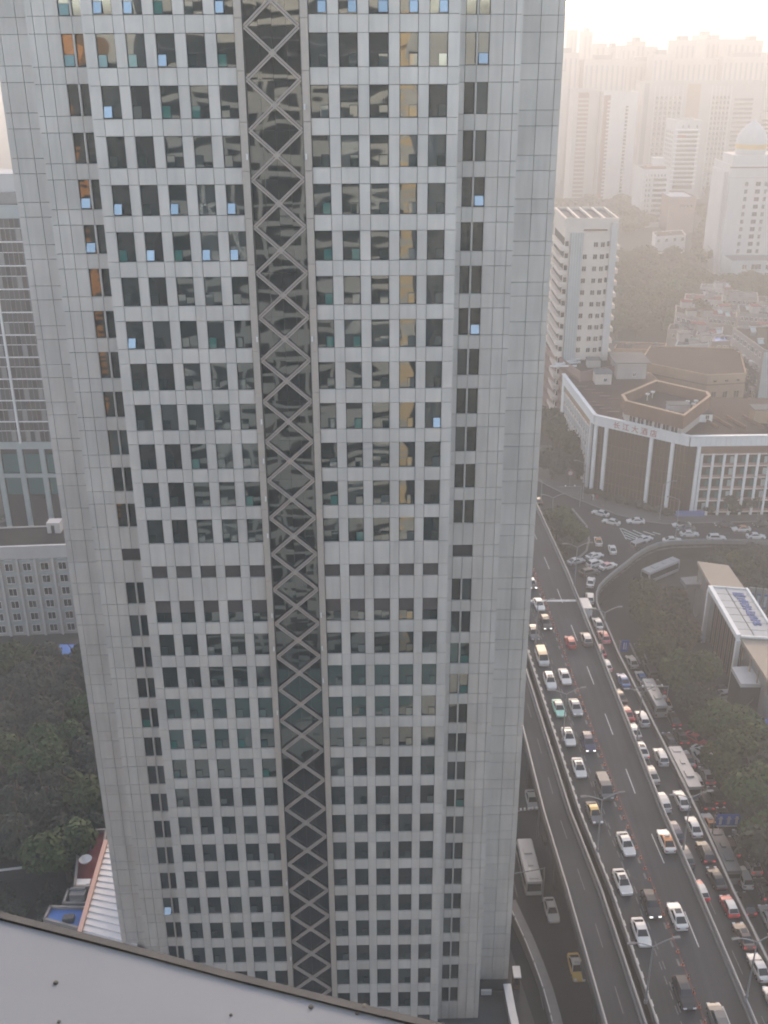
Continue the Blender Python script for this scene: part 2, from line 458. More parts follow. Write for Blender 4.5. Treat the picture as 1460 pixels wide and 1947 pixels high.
dashes('lane_dash', P2, P3, 0.315, 70.9, 200, 1.3, 1.9, 0.13, 'paint_faint', main_deck, jit=0.05)
dashes('edge_tooth', P2, P3, 0.055, 70, 200, 1.0, 1.1, 0.30, 'paint_white', main_deck, jit=0.05)
dashes('divider_tooth', P2, P3, 0.485, 70, 200, 1.1, 1.9, 0.28, 'paint_faint', main_deck, jit=0.08)
dashes('divider_line', P2, P3, 0.515, 60, 245, 185, 0.1, 0.16, 'paint_red', main_deck)
dashes('lane_dash', P1, P2, 0.47, 60, 170, 4.0, 6.0, 0.12, 'paint_faint', left_deck)
dashes('lane_dash', P3, P4[i_join:], 0.52, 60, 190, 4.0, 6.5, 0.12, 'paint_faint', ramp_deck, z=ZP + .006)
for par, l, r, Y, z in ((main_deck, P2, P3, 190.5, ZD), (ramp_deck, P3, P4[i_join - 1:], YJ - 1.5, ZP)):
    m = MB(); m.poly([(xat(l, Y) + .5, Y, z + .007), (xat(r, Y) - .5, Y, z + .007), (xat(r, Y) - .5, Y + .8, z + .007), (xat(l, Y) + .5, Y + .8, z + .007)]); m.build('deck_joint', 'paint_white', par)
# hatched island and lane line on the crossing
hatch = MB()
def ribbon(mb, p, q, w, z):
    t = (q - p); t.z = 0; t.normalize(); n = Vector((-t.y, t.x, 0)) * w / 2
    mb.poly([(p + n).to_2d().to_3d() + Vector((0, 0, z)), (p - n).to_2d().to_3d() + Vector((0, 0, z)), (q - n).to_2d().to_3d() + Vector((0, 0, z)), (q + n).to_2d().to_3d() + Vector((0, 0, z))])
def hk(x, y): return at(1160 + x / 4.867, 900 + y / 4.867, ZP)
ribbon(hatch, hk(85, 505), hk(145, 612), .22, ZP + .010)
for (x0, y0, x1, y1) in ((100, 508, 285, 590), (205, 525, 335, 583), (300, 537, 410, 572), (390, 545, 462, 565), (118, 540, 262, 603), (130, 568, 225, 608), (140, 595, 190, 614)): ribbon(hatch, hk(x0, y0), hk(x1, y1), .40, ZP + .012)
hatch.build('hatch_marking', 'paint_white', crossing_road)
m = MB()
for x in range(1345, 1470, 16): ribbon(m, at(x, 1013.5, ZP), at(x + 9, 1013.5, ZP), 0.16, ZP + .010)
m.build('lane_dash', 'paint_faint', crossing_road)
# planted island between viaduct and crossing
isl = px_line([(1052, 975), (1085, 968), (1112, 1000), (1117, 1028), (1112, 1048), (1098, 1060), (1078, 1068)], ZP)
isl = [Vector((xat(P3, min(isl[0].y, 249)) - 2, isl[0].y))] + isl[1:] + [Vector((xat(P3, isl[-1].y) - 2, isl[-1].y))]
m = MB(); m.prism(poly2(isl), ZP - .2, ZP + 0.12); island = m.build('traffic_island', 'ground_mix', kind='structure')
m = MB(); strip_wall(m, isl[1:], -0.02, 0.5, ZP - .1, ZP + 0.22); m.build('kerb', 'concrete', island)
# street level roads left and right of the viaduct
m = MB(); m.poly([(12, 40, .004), (60, 40, .004), (60, 215, .004), (12, 215, .004)]); street = m.build('street', 'asphalt', kind='structure')
m = MB(); m.poly([(60, 40, .004), (140, 40, .004), (140, 206, .004), (60, 206, .004)]); m.build('yard', 'asphalt', kind='structure')
m = MB()
for Y in range(60, 200, 10): m.poly([(xat(P1, Y) - 4.2, Y, .012), (xat(P1, Y) - 4.05, Y, .012), (xat(P1, Y + 4) - 4.05, Y + 4, .012), (xat(P1, Y + 4) - 4.2, Y + 4, .012)])
m.build('lane_dash', 'paint_faint', street)
zb = MB()
for k in range(6):
    p, q = at(1196 + 9 * k, 1222 + k, 0), at(1216 + 9 * k, 1262 + k * 1.5, 0); ribbon(zb, p, q, 0.45, .012)
zb.build('crossing_stripes', 'paint_faint', street)
# forecourt at the foot of the office tower, with the curved boundary wall
m = MB(); m.poly([(-40, 40, .008), (16.6, 40, .008), (19.4, 62, .008), (19.5, 96, .008), (17.2, 112, .008), (-40, 112, .008)]); m.build('forecourt', 'paving', kind='structure')
cw = px_line([(970, 1712), (985, 1745), (1003, 1783), (1022, 1830), (1040, 1880), (1054, 1930), (1058, 1947)], 2.5)
cw = extend(cw, 55)
bw = thing('boundary_wall', 'curved grey boundary wall with railing round the forecourt at the tower foot', 'wall', (cw[2].x, cw[2].y, 0))
def rel(line, o): return [p - Vector((o.location.x, o.location.y)) for p in line]
m = MB(); strip_wall(m, rel(cw, bw), -0.45, 0.75, 0.0, 2.5); m.build('wall', 'concrete', bw)
m = MB(); strip_wall(m, rel(cw, bw), -0.56, -0.47, 2.3, 2.62); m.build('coping_rail', 'white_paint', bw)
for p in subdiv(rel(cw, bw), 2.6):
    MB().box(p.x - .62, p.x - .50, p.y - .05, p.y + .05, 2.1, 3.0).build('rail_post', 'rail_metal', bw)
# small things at the foot of the tower
e = at(980, 1872, 0)
bt = thing('gate_booth', 'small white and red gate booth on the forecourt beside the tower foot', 'booth', (e.x, e.y, 0))
MB().box(-.4, .4, -.8, .8, 0, 2.2).build('wall', 'brick_brown', bt); MB().box(-.5, .5, -.95, .95, 2.2, 2.4).build('roof', 'white_paint', bt); MB().box(-.25, .25, -.83, -.8, 1.0, 2.0).build('window', 'dark_glass', bt)
lw = px_line([(963, 1872), (973, 1925), (978, 1947)], 2.0); lw = extend(lw, 60)
w2 = thing('low_wall', 'straight pale low wall running from the tower foot to the frame edge', 'wall', (lw[0].x, lw[0].y, 0))
m = MB(); strip_wall(m, rel(lw, w2), -0.4, 0.4, 0, 2.0); m.build('wall', 'concrete', w2); m = MB(); strip_wall(m, rel(lw, w2), -0.5, 0.5, 2.0, 2.15); m.build('coping', 'white_paint', w2)

# ================================================================== the office tower
TY, TXC, YAW = 94.3, -8.93, math.radians(0.9)
tower = thing('office_tower', 'tall grey granite office tower with a central glazed strip of crossed braces', 'office tower', (TXC, TY, 0), YAW)
HF, WH = 3.95, 2.58
ROWS = [117.39 - HF * k for k in range(-1, 12)] + [64.9 - HF * k for k in range(16)]   # window heads from the top down
N_UP = 13
COLS = [3.76, 6.22, 8.68, 11.12, 13.55]; WW = 1.52
S1, S2 = 4.1, 9.0                   # setbacks of the two side steps
TOPZ = 142.0
m = MB(); m.box(-15.24, 15.24, .34, 44, 0, TOPZ); m.box(-20.88, 20.88, S1 + .34, 42, 0, TOPZ - 3); m.box(-25.3, 25.3, S2 + .34, 40, 0, TOPZ - 6)
m.build('wall_core', 'joint', tower)
m = MB()
for s in (-1, 1):
    for x, y0, y1 in ((15.3, .1, S1 + .3), (20.95, S1 + .1, S2 + .3), (25.4, S2 + .1, 40)):
        xa, xb = sorted((s * (x - .12), s * x)); z = 0
        while z < TOPZ - 7:
            y = y0
            while y < y1 - .2:
                ye = min(y + 1.6, y1); m.box(xa, xb, y + .03, ye - .03, z + .03, z + HF / 2 - .03); y = ye
            z += HF / 2
m.build('return_cladding', 'granite', tower, kind='stuff')
J = 0.045   # joint
bulk = MB()
front = [0]
def panel(x0, x1, y, z0, z1, main=False):
    if z1 - z0 < .12 or x1 - x0 < .1: return
    w, h = x1 - x0 - J, z1 - z0 - J
    if main and front[0] < 300:
        front[0] += 1
        put('cladding_panel', box_mesh(w, .30, h, 'granite', 'cladding_panel'), tower, ((x0 + x1) / 2, y + random.uniform(-.006, .006), z0 + J / 2))
    else:
        d = random.uniform(-.006, .006)
        bulk.box(x0 + J / 2, x1 - J / 2, y + d, y + .30 + d, z0 + J / 2, z1 - J / 2)
MAIN_E = [2.97, 3.0, 4.52, 5.46, 6.98, 7.92, 9.44, 10.36, 11.88, 12.79, 14.31, 15.3]
SIDE_E = [15.3, 16.1, 17.09, 18.15, 19.3, 20.35, 20.95]
BACK_E = [20.9, 23.2, 24.75, 25.4]
def both(x0, x1): return ((x0, x1), (-x1, -x0))
def span_row(z0, z1, main=True):
    for a, b in zip(MAIN_E[1:], MAIN_E[2:]):
        for x0, x1 in both(a, b): panel(x0, x1, 0, z0, z1, main)
    for a, b in zip(SIDE_E, SIDE_E[1:]):
        for x0, x1 in both(a, b): panel(x0, x1, S1, z0, z1)
def back_row(z0, z1):
    for a, b in zip(BACK_E, BACK_E[1:]):
        for x0, x1 in both(a, b): panel(x0, x1, S2, z0, z1)
def pier_row(z0, z1, side_glass=True):
    for a, b in zip(MAIN_E[2::2], MAIN_E[3::2]):
        for x0, x1 in both(a, b): panel(x0, x1, 0, z0, z1, True)
    for a, b in ((15.3, 16.1), (18.15, 19.3), (19.3, 20.35), (20.35, 20.95)) + (((17.0, 17.2),) if side_glass else ()):
        for x0, x1 in both(a, b): panel(x0, x1, S1, z0, z1)
# ---- windows
pane_me = {}
def pane_mesh(w, h, m):
    k = (w, h, m)
    if k not in pane_me:
        b = MB(); b.box(-w / 2, w / 2, 0, .02, 0, h); pane_me[k] = b.mesh('pane', m)
    return pane_me[k]
def frame_mesh(w, h, t=.045):
    k = ('f', w, h)
    if k not in pane_me:
        b = MB()
        b.box(-w / 2, -w / 2 + t, -.03, .05, 0, h); b.box(w / 2 - t, w / 2, -.03, .05, 0, h)
        b.box(-w / 2 + t, w / 2 - t, -.03, .05, 0, t); b.box(-w / 2 + t, w / 2 - t, -.03, .05, h - t, h)
        pane_me[k] = b.mesh('window', 'frame_dark')
    return pane_me[k]
def sash_mesh(w, h, m):
    k = ('s', w, h, m)
    if k not in pane_me:
        b = MB(); t = .03
        b.box(-w / 2 + t, w / 2 - t, -.01, .01, -h + t, -t, 1)
        b.box(-w / 2, -w / 2 + t, -.025, .02, -h, 0); b.box(w / 2 - t, w / 2, -.025, .02, -h, 0); b.box(-w / 2 + t, w / 2 - t, -.025, .02, -h, -h + t); b.box(-w / 2 + t, w / 2 - t, -.025, .02, -t, 0)
        pane_me[k] = b.mesh('sash', ['frame_dark', m])
    return pane_me[k]
OPEN, AJAR = set(), set()
for r, cs in {-1: 'L0 L1 L4 R0 R1 R2 R3 R4', 0: 'L2 SR1', 1: 'L0', 3: 'L0 L2 L4 SL0 SR1', 4: 'L3 L4 L1 SL0', 6: 'L0 SR1', 8: 'R4', 23: 'SL0'}.items():
    for c in cs.split(): OPEN.add((r, c))
for r, cs in {-1: 'SL0 L2', 0: 'L4 SL0 L0 L1', 1: 'L2 L3', 3: 'R0', 4: 'L0 L2 R0 R1', 5: 'R0', 6: 'L3 R0 R1', 8: 'R1', 9: 'L2', 10: 'L4 R0', 11: 'R1', 14: 'SR1', 15: 'SR1', 16: 'SL0 L0 L3', 17: 'L4', 19: 'SR1'}.items():
    for c in cs.split(): AJAR.add((r, c))
def window(name, xc, y, zt, w, h, code, row, side):
    wo = put(name, frame_mesh(w, h), tower, (xc, y + .20, zt - h))
    a, b = random.gauss(0, .0022), random.gauss(0, .0030)
    put('pane', pane_mesh(w - .05, h - .05, 'tower_glass'), wo, (0, .03, .025), rot=(a, 0, b))
    key = (row, code)
    big = name == 'window'
    sw, sh = (.70, .96) if big else (w - .10, .92)
    hx = (side * (w / 4 - .02)) if big else 0
    phi = math.atan2(CAMH - zt, TY + y)
    if key in OPEN: tilt = phi / 2 + math.radians(random.uniform(17, 22)); mt = 'sash_open_glass'
    elif key in AJAR: tilt = math.radians(random.uniform(3, 7)); mt = 'sash_ajar_glass'
    elif big: tilt = abs(random.gauss(0, .02)); mt = 'sash_glass'
    else: return
    put('sash', sash_mesh(sw, sh, mt), wo, (hx, -.035, sh + .05), rot=(-tilt, 0, random.gauss(0, .006)))
def louvre(x0, x1, y, z0, z1, name='louvre'):
    b = MB(); b.box(x0 + .03, x1 - .03, y + .28, y + .31, z0 + .02, z1 - .02, 1)
    n = max(3, int((z1 - z0) / .19)); dz = (z1 - z0 - .06) / n
    for i in range(n):
        z = z0 + .03 + i * dz
        b.poly([(x0 + .04, y + .10, z), (x1 - .04, y + .10, z), (x1 - .04, y + .24, z + dz * .8), (x0 + .04, y + .24, z + dz * .8)])
    b.build(name, ['louvre', 'louvre_back'], tower)
for i, zt in enumerate(ROWS):
    row = i - 1; zb = zt - WH
    pier_row(zb, zt); back_row(zb, zt)
    for s, tagc in ((-1, 'L'), (1, 'R')):
        for k, c in enumerate(COLS):
            code = tagc + str(4 - k if s < 0 else k)
            if i == N_UP:      # half louvred row
                window('window', s * c, 0, zb + 1.15, WW, 1.15, code, row, s)
                louvre(s * c - WW / 2, s * c + WW / 2, 0, zb + 1.17, zt)
            else: window('window', s * c, 0, zt, WW, WH, code, row, s)
        for k, (a, b) in enumerate(((16.1, 17.0), (17.2, 18.15))):
            code = 'S' + tagc + str((1 - k) if s < 0 else k)
            window('narrow_window', s * (a + b) / 2, S1, zt, b - a, WH, code, row, s)
    # spandrel above this row
    z_up = ROWS[i - 1] - WH if i > 0 else zt + (HF - WH)
    if i == N_UP:              # plant floor between the two stacks of storeys
        lo, hi = 67.5, 68.85
        span_row(zt, lo); back_row(zt, lo); span_row(hi, z_up); back_row(hi, z_up)
        pier_row(lo, hi, False); back_row(lo, hi)
        for s in (-1, 1):
            for c in COLS: louvre(s * c - WW / 2, s * c + WW / 2, 0, lo, hi)
            xa, xb = sorted((s * 16.1, s * 18.15)); louvre(xa, xb, S1, lo, hi)
    else:
        span_row(zt, z_up); back_row(zt, z_up)
z = ROWS[0] + HF - WH
while z < TOPZ - 7:
    span_row(z, z + 2.58, False); back_row(z, z + 2.58); span_row(z + 2.58, z + HF, False); back_row(z + 2.58, z + HF); z += HF
zl = ROWS[-1] - WH
span_row(0.02, zl, False); back_row(0.02, zl)
bulk.build('cladding_panel', 'granite', tower, kind='stuff')
# ---- central glazed strip with its braces
for s in (-1, 1):
    m = MB(); zz = 0.0
    xa, xb = sorted((s * 2.36, s * 2.97))
    for i in range(37):
        m.box(xa, xb, -.22, .34, zz + .02, zz + HF - .02); zz += HF
    m.build('strip_pier', 'strip_trim', tower)
    m = MB(); xa, xb = sorted((s * 2.28, s * 2.36)); m.box(xa, xb, -.10, .40, 0, TOPZ - 1); m.build('strip_channel', 'brace_dark', tower)
    for i in range(0, 30, 1):
        if random.random() < .4: MB().box(s * 2.5 - .06, s * 2.5 + .06, -.42, -.22, ROWS[min(i, 28)] - 1.9, ROWS[min(i, 28)] - 1.45).build('lamp_bracket', 'white_paint', tower)
zx = [115.88 + 3.985 - 3.985 * j for j in range(31)]
for j, zc in enumerate(zx):
    for k in range(4):
        x0 = -2.28 + 1.14 * k
        put('strip_pane', pane_mesh(1.12, 3.965, 'strip_glass'), tower, (x0 + .57, .27, zc - 1.98), rot=(random.gauss(0, .0022), 0, random.gauss(0, .0022)))
for q, (x0, x1, dy) in enumerate(((-2.22, 2.22, .0), (2.22, -2.22, .012))):
    L = math.hypot(4.44, 3.985); ang = math.atan2(3.985, 4.44) * (1 if q == 0 else -1)
    b = MB(); b.box(-L / 2, L / 2, -.08, .16, -.16, -.03); b.box(-L / 2, L / 2, -.08, .16, .03, .16); b.box(-L / 2, L / 2, -.04, .16, -.03, .03, 1)
    me = b.mesh('brace', ['brace', 'brace_dark'])
    for zc in zx: put('brace', me, tower, (0, dy, zc), rot=(0, -ang, 0))
gm = MB().box(-.22, .22, -.11, .17, -.22, .22).mesh('gusset', 'brace')
for zc in zx:
    for x, z in ((0, zc),): put('gusset', gm, tower, (x, 0, z), rot=(0, math.pi / 4, 0))
# canopy at the foot on the right
MB().box(20.2, 25.6, S2 - 1.6, S2 - .02, 1.1, 1.5).build('canopy', 'frame_dark', tower)
MB().box(21.6, 23.0, S2 - 1.9, S2 - 1.62, .7, 1.5).build('air_unit', 'white_paint', tower)

# ================================================================== the building the picture is taken from
LZ = CAMH - 1.3
E0, E1 = at(0, 1737, LZ).to_2d(), at(838, 1950, LZ).to_2d()
ed = (E1 - E0).normalized(); en = Vector((-ed.y, ed.x)); en = en if en.y > 0 else -en
own = thing('viewpoint_building', 'pale banded office block whose white window ledge fills the bottom left corner', 'office block', (E0.x, E0.y, 0), math.atan2(ed.y, ed.x))
# local: x along the front to the right, y outwards is +; the edge of the ledge is y = 0
OX0, OX1, FY = -33.0, 9.6, -2.1
MB().box(OX0, OX1, FY - 24, FY, 0, 138).build('wall', 'own_glass_band', own)
for k in range(35):
    z = 1.2 + k * 3.9
    if z + 1.7 < 138 and not (CAMH - 3.2 < z + .9 < CAMH + .6):
        put('spandrel_band', box_mesh(OX1 - OX0 + .3, .35, 1.55 + .35 * math.sin(k * 2.1), 'own_band', 'spandrel_band'), own, ((OX0 + OX1) / 2, FY - .02, z))
for x in (-28, -22, -16.5, -10, -4.5, 1.2):
    MB().box(x - .35, x + .35, FY, FY + .36, 0, CAMH - 4).build('fin', 'own_band', own)
MB().box(7.0, OX1 + .2, FY - 1, FY + .28, 0, 138).build('corner_pier', 'own_sunlit_yellow', own)  # yellow pier stands in for the sunlit end of the front
# the ledge itself: metal sheet with a darker sealant rim
m = MB(); m.box(OX0, OX1, FY, -.012, LZ - .25, LZ); m.build('ledge', 'ledge_white', own)
m = MB(); n = 40; xs = [-4 + 8 * i / n for i in range(n + 1)]
def wob(x): return .0018 * math.sin(x * 9) + .0012 * math.sin(x * 23 + 1)
for a, b in zip(xs, xs[1:]):
    for (ya, yb, za, zb) in ((-.012, .0, LZ - .05, LZ + .004),):
        m.poly([(a, ya + wob(a), zb), (a, yb + wob(a), zb), (b, yb + wob(b), zb), (b, ya + wob(b), zb)][::-1]); m.poly([(a, yb + wob(a), za), (b, yb + wob(b), za), (b, yb + wob(b), zb), (a, yb + wob(a), zb)][::-1]); m.poly([(a, ya + wob(a), za), (a, ya + wob(a), zb), (b, ya + wob(b), zb), (b, ya + wob(b), za)][::-1])
m.build('ledge_rim', 'ledge_rim', own)
inv = Matrix.Rotation(-math.atan2(ed.y, ed.x), 2)
for px, py, r in ((107, 1869, .004), (113, 1943, .003), (592, 1915, .004), (693, 1917, .007), (680, 1927, .003), (440, 1930, .0025)):
    q = inv @ (at(px, py, LZ).to_2d() - E0)
    b = MB(); b.lathe([(r, 0), (r * .8, r * .45), (.0001, r * .6)], 8); b.build('rust_speck', 'ledge_spot', own, (q.x, q.y, LZ + .0005))
MB().box(-46, 12, 14, 30, 0, 8.5).build('podium_wall', 'own_band', own)
MB().box(-46.2, 12.2, 13.8, 30.2, 8.5, 8.9).build('podium_roof', 'teal_roof', own)
# blocks added behind the viewpoint to give the tower's glass its reflections
def back_block(name, label, x0, x1, y0, y1, h, wm, gm='own_glass_band', fh=3.4):
    o = thing(name, label, 'building', ((x0 + x1) / 2, y1, 0)); w = (x1 - x0) / 2
    MB().box(-w, w, y0 - y1, 0, 0, h).build('wall', wm, o)
    for k in range(int(h / fh) - 1):
        b = MB(); x = -w + 1
        while x < w - 2: b.box(x, x + 1.7, -.05, .04, 1.2 + k * fh, 2.9 + k * fh); x += 3.1
        b.build('window_row', gm, o)
    return o
back_block('apartment_block', 'block coloured sunlit orange behind the viewpoint, mirrored at the tower left edge', -104, -62.0, -85, -58, 118, 'orange_wall')
back_block('apartment_block', 'dark block added behind the viewpoint, mirrored in the leftmost window columns', -60.8, -40, -70, -44, 112, 'mirror_dark')
back_block('apartment_block', 'dark grey block added behind the viewpoint, mirrored in the rightmost window columns', 14, 46, -75, -48, 112, 'mirror_dark')

# ================================================================== neighbouring buildings
_wm = {}
def win_mesh(w, h, fm, gm, t=.08, bars=0, depth=.10):
    k = (round(w, 2), round(h, 2), fm, gm, t, bars)
    if k not in _wm:
        b = MB()
        b.box(-w / 2 - t, -w / 2, 0, depth, -t, h + t); b.box(w / 2, w / 2 + t, 0, depth, -t, h + t)
        b.box(-w / 2, w / 2, 0, depth + .06, -t, 0); b.box(-w / 2, w / 2, 0, depth, h, h + t)
        for i in range(bars):
            x = -w / 2 + w * (i + 1) / (bars + 1); b.box(x - .03, x + .03, .0, depth * .8, 0, h)
        g_ = MB(); g_.poly([(w / 2, .02, 0), (-w / 2, .02, 0), (-w / 2, .02, h), (w / 2, .02, h)])
        _wm[k] = (b.mesh('window', fm), g_.mesh('pane', gm))
    return _wm[k]
def put_win(name, mm, parent, loc, rot):
    o = put(name, mm[0], parent, loc, rot=rot); put('pane', mm[1], o); return o
class Block:
    """a building over a 2D outline given in world coordinates"""
    def __init__(s, name, label, cat, pts, z0, z1, wall, roof, par=.8, group=None):
        s.c = sum((Vector(p[:2]) for p in pts), Vector((0, 0))) / len(pts)
        s.o = thing(name, label, cat, (s.c.x, s.c.y, z0), 0, group); s.z0, s.z1 = z0, z1
        s.pts = [Vector(p[:2]) - s.c for p in pts]
        A = sum(s.pts[i].x * s.pts[(i + 1) % len(pts)].y - s.pts[(i + 1) % len(pts)].x * s.pts[i].y for i in range(len(pts)))
        s.sg = 1 if A > 0 else -1
        MB().prism(poly2(s.pts), 0, z1 - z0).build('wall', wall, s.o)
        ins = [p * (1 - .35 / max(1, p.length)) for p in s.pts]
        MB().prism(poly2(ins), z1 - z0 - .1, z1 - z0 + .06).build('roof', roof, s.o)
        if par:
            m = MB(); L = s.pts + [s.pts[0], s.pts[1]]
            for a, b in zip(s.pts, s.pts[1:] + s.pts[:1]):
                t = (b - a).normalized(); n = Vector((t.y, -t.x)) * s.sg
                a2, b2 = a - n * .3, b - n * .3; o = n * .04
                m.prism([tuple(a + o), tuple(b + o), tuple(b2), tuple(a2)], z1 - z0 - .25, z1 - z0 + par)
            m.build('parapet', wall, s.o)
    def face(s, i):
        a, b = s.pts[i], s.pts[(i + 1) % len(s.pts)]; t = (b - a).normalized(); n = Vector((t.y, -t.x)) * s.sg
        return a, b, t, n
    def windows(s, i, us, zs, w, h, fm='white_paint', gm='dark_glass', name='window', bars=1, t=.08, skip=None, depth=.10):
        a, b, tt, n = s.face(i); L = (b - a).length; rz = math.atan2(n.y, n.x) - math.pi / 2
        me = win_mesh(w, h, fm, gm, t, bars, depth)
        for ii, u in enumerate(us):
            for jj, z in enumerate(zs):
                if skip and skip(ii, jj): continue
                p = a + tt * (u if u > 1 else u * L) + n * .01
                put_win(name, me, s.o, (p.x, p.y, z), (0, 0, rz))
    def band(s, i, u0, u1, z0, z1, mt, out=.12, name='band', inn=.0):
        a, b, t, n = s.face(i); p, q = a + t * u0, a + t * u1
        m = MB(); m.prism([tuple(p + n * out), tuple(q + n * out), tuple(q - n * inn), tuple(p - n * inn)], z0, z1); return m.build(name, mt, s.o)
    def part(s, name, mt, x0, x1, y0, y1, z0, z1):
        """box given in world coordinates"""
        return MB().box(x0 - s.c.x, x1 - s.c.x, y0 - s.c.y, y1 - s.c.y, z0 - s.z0, z1 - s.z0).build(name, mt, s.o)
def rng(a, b, n): return [a + (b - a) * i / max(1, n - 1) for i in range(n)]
def clutter(blk, n, zt, kinds=('box',), seed=1, inset=2.0):
    r = random.Random(seed); xs = [p.x for p in blk.pts]; ys = [p.y for p in blk.pts]
    for _ in range(n):
        x, y = r.uniform(min(xs) + inset, max(xs) - inset), r.uniform(min(ys) + inset, max(ys) - inset)
        k = r.choice(kinds)
        if k == 'box':
            w, d, h = r.uniform(.8, 2.2), r.uniform(.8, 2), r.uniform(.6, 1.6); MB().box(x - w / 2, x + w / 2, y - d / 2, y + d / 2, zt, zt + h).build('roof_unit', r.choice(['concrete', 'concrete', 'roof_grey']), blk.o)
        elif k == 'heater':
            m = MB(); m.poly([(x - .9, y - .8, zt + .3), (x + .9, y - .8, zt + .3), (x + .9, y + .8, zt + 1.3), (x - .9, y + .8, zt + 1.3)]); m.tube((x - 1, y + .85, zt + 1.35), (x + 1, y + .85, zt + 1.35), .25); m.build('solar_heater', r.choice(['concrete', 'roof_grey', 'bluegrey_wall']), blk.o)
        elif k == 'hut':
            w, d, h = r.uniform(2.5, 4), r.uniform(2.5, 4), r.uniform(2.2, 2.9); MB().box(x - w / 2, x + w / 2, y - d / 2, y + d / 2, zt, zt + h).build('roof_hut', r.choice(['pale_wall', 'old_wall', 'old_wall']), blk.o); MB().box(x - w / 2 - .2, x + w / 2 + .2, y - d / 2 - .2, y + d / 2 + .2, zt + h, zt + h + .18).build('hut_roof', r.choice(['roof_grey', 'roof_brown', 'roof_red']), blk.o)

# ---- corner hotel with brown glass and a white fascia (chamfered street corner)
ZR = 25.7
A0, A1, A2, A3 = at(1072, 712, ZR), at(1132, 790, ZR), at(1312, 830, ZR), at(1470, 828, ZR)
A3 = A2 + (A3 - A2) * 2.2
back_l, back_r = A0 + Vector((16, 8, 0)), Vector((A3.x, A3.y + 30, 0))
mid = Vector((A1.x + 24, A1.y + 40, 0))
corner = Block('corner_hotel', 'low corner hotel with brown glass walls, white columns and red lettering on its fascia', 'hotel',
               [A0, A1, A2, A3, back_r, Vector((A2.x + 4, A2.y + 34, 0)), mid, back_l], ZP, ZR - .6, 'brown_glass', 'roof_brown', par=0)
co = corner.o; HR = ZR - ZP
for i, (n_c, us) in enumerate(((0, None), (1, None), (2, None))):
    a, b, t, n = corner.face(i); L = (b - a).length
    # white fascia of separate panels
    k = max(2, int(L / 1.25)); me = box_mesh(L / k - .06, .5, 2.5, 'white_paint', 'fascia_panel')
    for j in range(k):
        p = a + t * (L * (j + .5) / k) + n * .05
        put('fascia_panel', me, co, (p.x, p.y, HR - 2.5), rot=(0, 0, math.atan2(n.y, n.x) - math.pi / 2))
    corner.band(i, -.2, L + .2, HR - .02, HR + .3, 'white_paint', .75, 'coping', .3)
# columns of tiled white blocks on the glazed corner
for i, us in ((1, (.02, .135, .62, .84)), (2, (.2,)), (0, (.93,))):
    a, b, t, n = corner.face(i); L = (b - a).length
    if i == 2: us = (2.4 / L,)
    for u in us:
        p = a + t * (L * u)
        for z in range(9):
            z0 = .3 + z * (HR - 2.8) / 9
            put('column_block', box_mesh(.85, .65, (HR - 2.8) / 9 - .07, 'white_paint', 'column_block'), co, (p.x, p.y, z0), rot=(0, 0, math.atan2(n.y, n.x) - math.pi / 2))
# mullions of the curtain wall
for i in (1,):
    a, b, t, n = corner.face(i); L = (b - a).length; k = int(L / 1.05)
    for j in range(1, k):
        p = a + t * (L * j / k); MB().box(-.05, .05, 0, .10, .2, HR - 2.6).build('mullion', 'brick_brown', co, (p.x, p.y, 0)).rotation_euler[2] = math.atan2(n.y, n.x) - math.pi / 2
    for z in (3.6, 7.2, 10.8, 14.4): corner.band(i, 0, L, z, z + .10, 'brick_brown', .06, 'transom')
# gridded wings left and right
for i, u0, u1, nb in ((2, 3.4, None, None), (0, 3.0, None, None)):
    a, b, t, n = corner.face(i); L = (b - a).length; u1 = L if i == 2 else L - 4.5; step = 2.9 if i == 2 else 2.6
    corner.band(i, u0 - .5, u1, HR - 4.6, HR - 2.6, 'tan_wall' if i == 0 else 'brick_brown', .10, 'tan_band')
    k = int((u1 - u0) / step)
    for j in range(k + 1): corner.band(i, u0 + j * step - .3, u0 + j * step + .3, .2, HR - 4.6, 'white_paint', .5, 'grid_post')
    for z in rng(.9, HR - 4.9, 6): corner.band(i, u0, u0 + k * step, z, z + .28, 'cream_wall', .42, 'grid_beam')
    for j in range(k):
        for z in rng(.9, HR - 4.9, 6)[:-1]:
            corner.band(i, u0 + j * step + .3, u0 + (j + 1) * step - .3, z + .28, z + .85, 'pink_wall', .18, 'sill_panel')
            corner.band(i, u0 + j * step + 1.6, u0 + (j + 1) * step - .3, z + .85, z + 2.6, 'teal_glass' if (j + int(z)) % 3 else 'bluegrey_wall', .08, 'pane')
a, b, t, n = corner.face(0); corner.band(0, -.6, 1.8, .1, HR - 2.5, 'white_paint', .35, 'end_pier')
# the five red characters
def lettering(txt, size, mt, parent, loc, rot, name='lettering', ext=.04):
    cu = bpy.data.curves.new(name, 'FONT'); cu.body = txt; cu.size = size; cu.extrude = ext; cu.align_x = 'CENTER'; cu.align_y = 'CENTER'
    cu.resolution_u = 2
    o = bpy.data.objects.new(name, cu); col.objects.link(o)
    dg = bpy.context.evaluated_depsgraph_get(); me = bpy.data.meshes.new_from_object(o.evaluated_get(dg)); bpy.data.objects.remove(o)
    me.materials.clear(); me.materials.append(MATS[mt])
    return put(name, me, parent, loc, rot=rot)
a, b, t, n = corner.face(1); L = (b - a).length
for j, ch in enumerate('长江大酒店'):
    p = a + t * (L * (.245 + .098 * j)) + n * .64
    lettering(ch, 2.0, 'sign_red', co, (p.x, p.y, HR - 1.3), (math.pi / 2, 0, math.atan2(n.x, -n.y)), 'fascia_character')
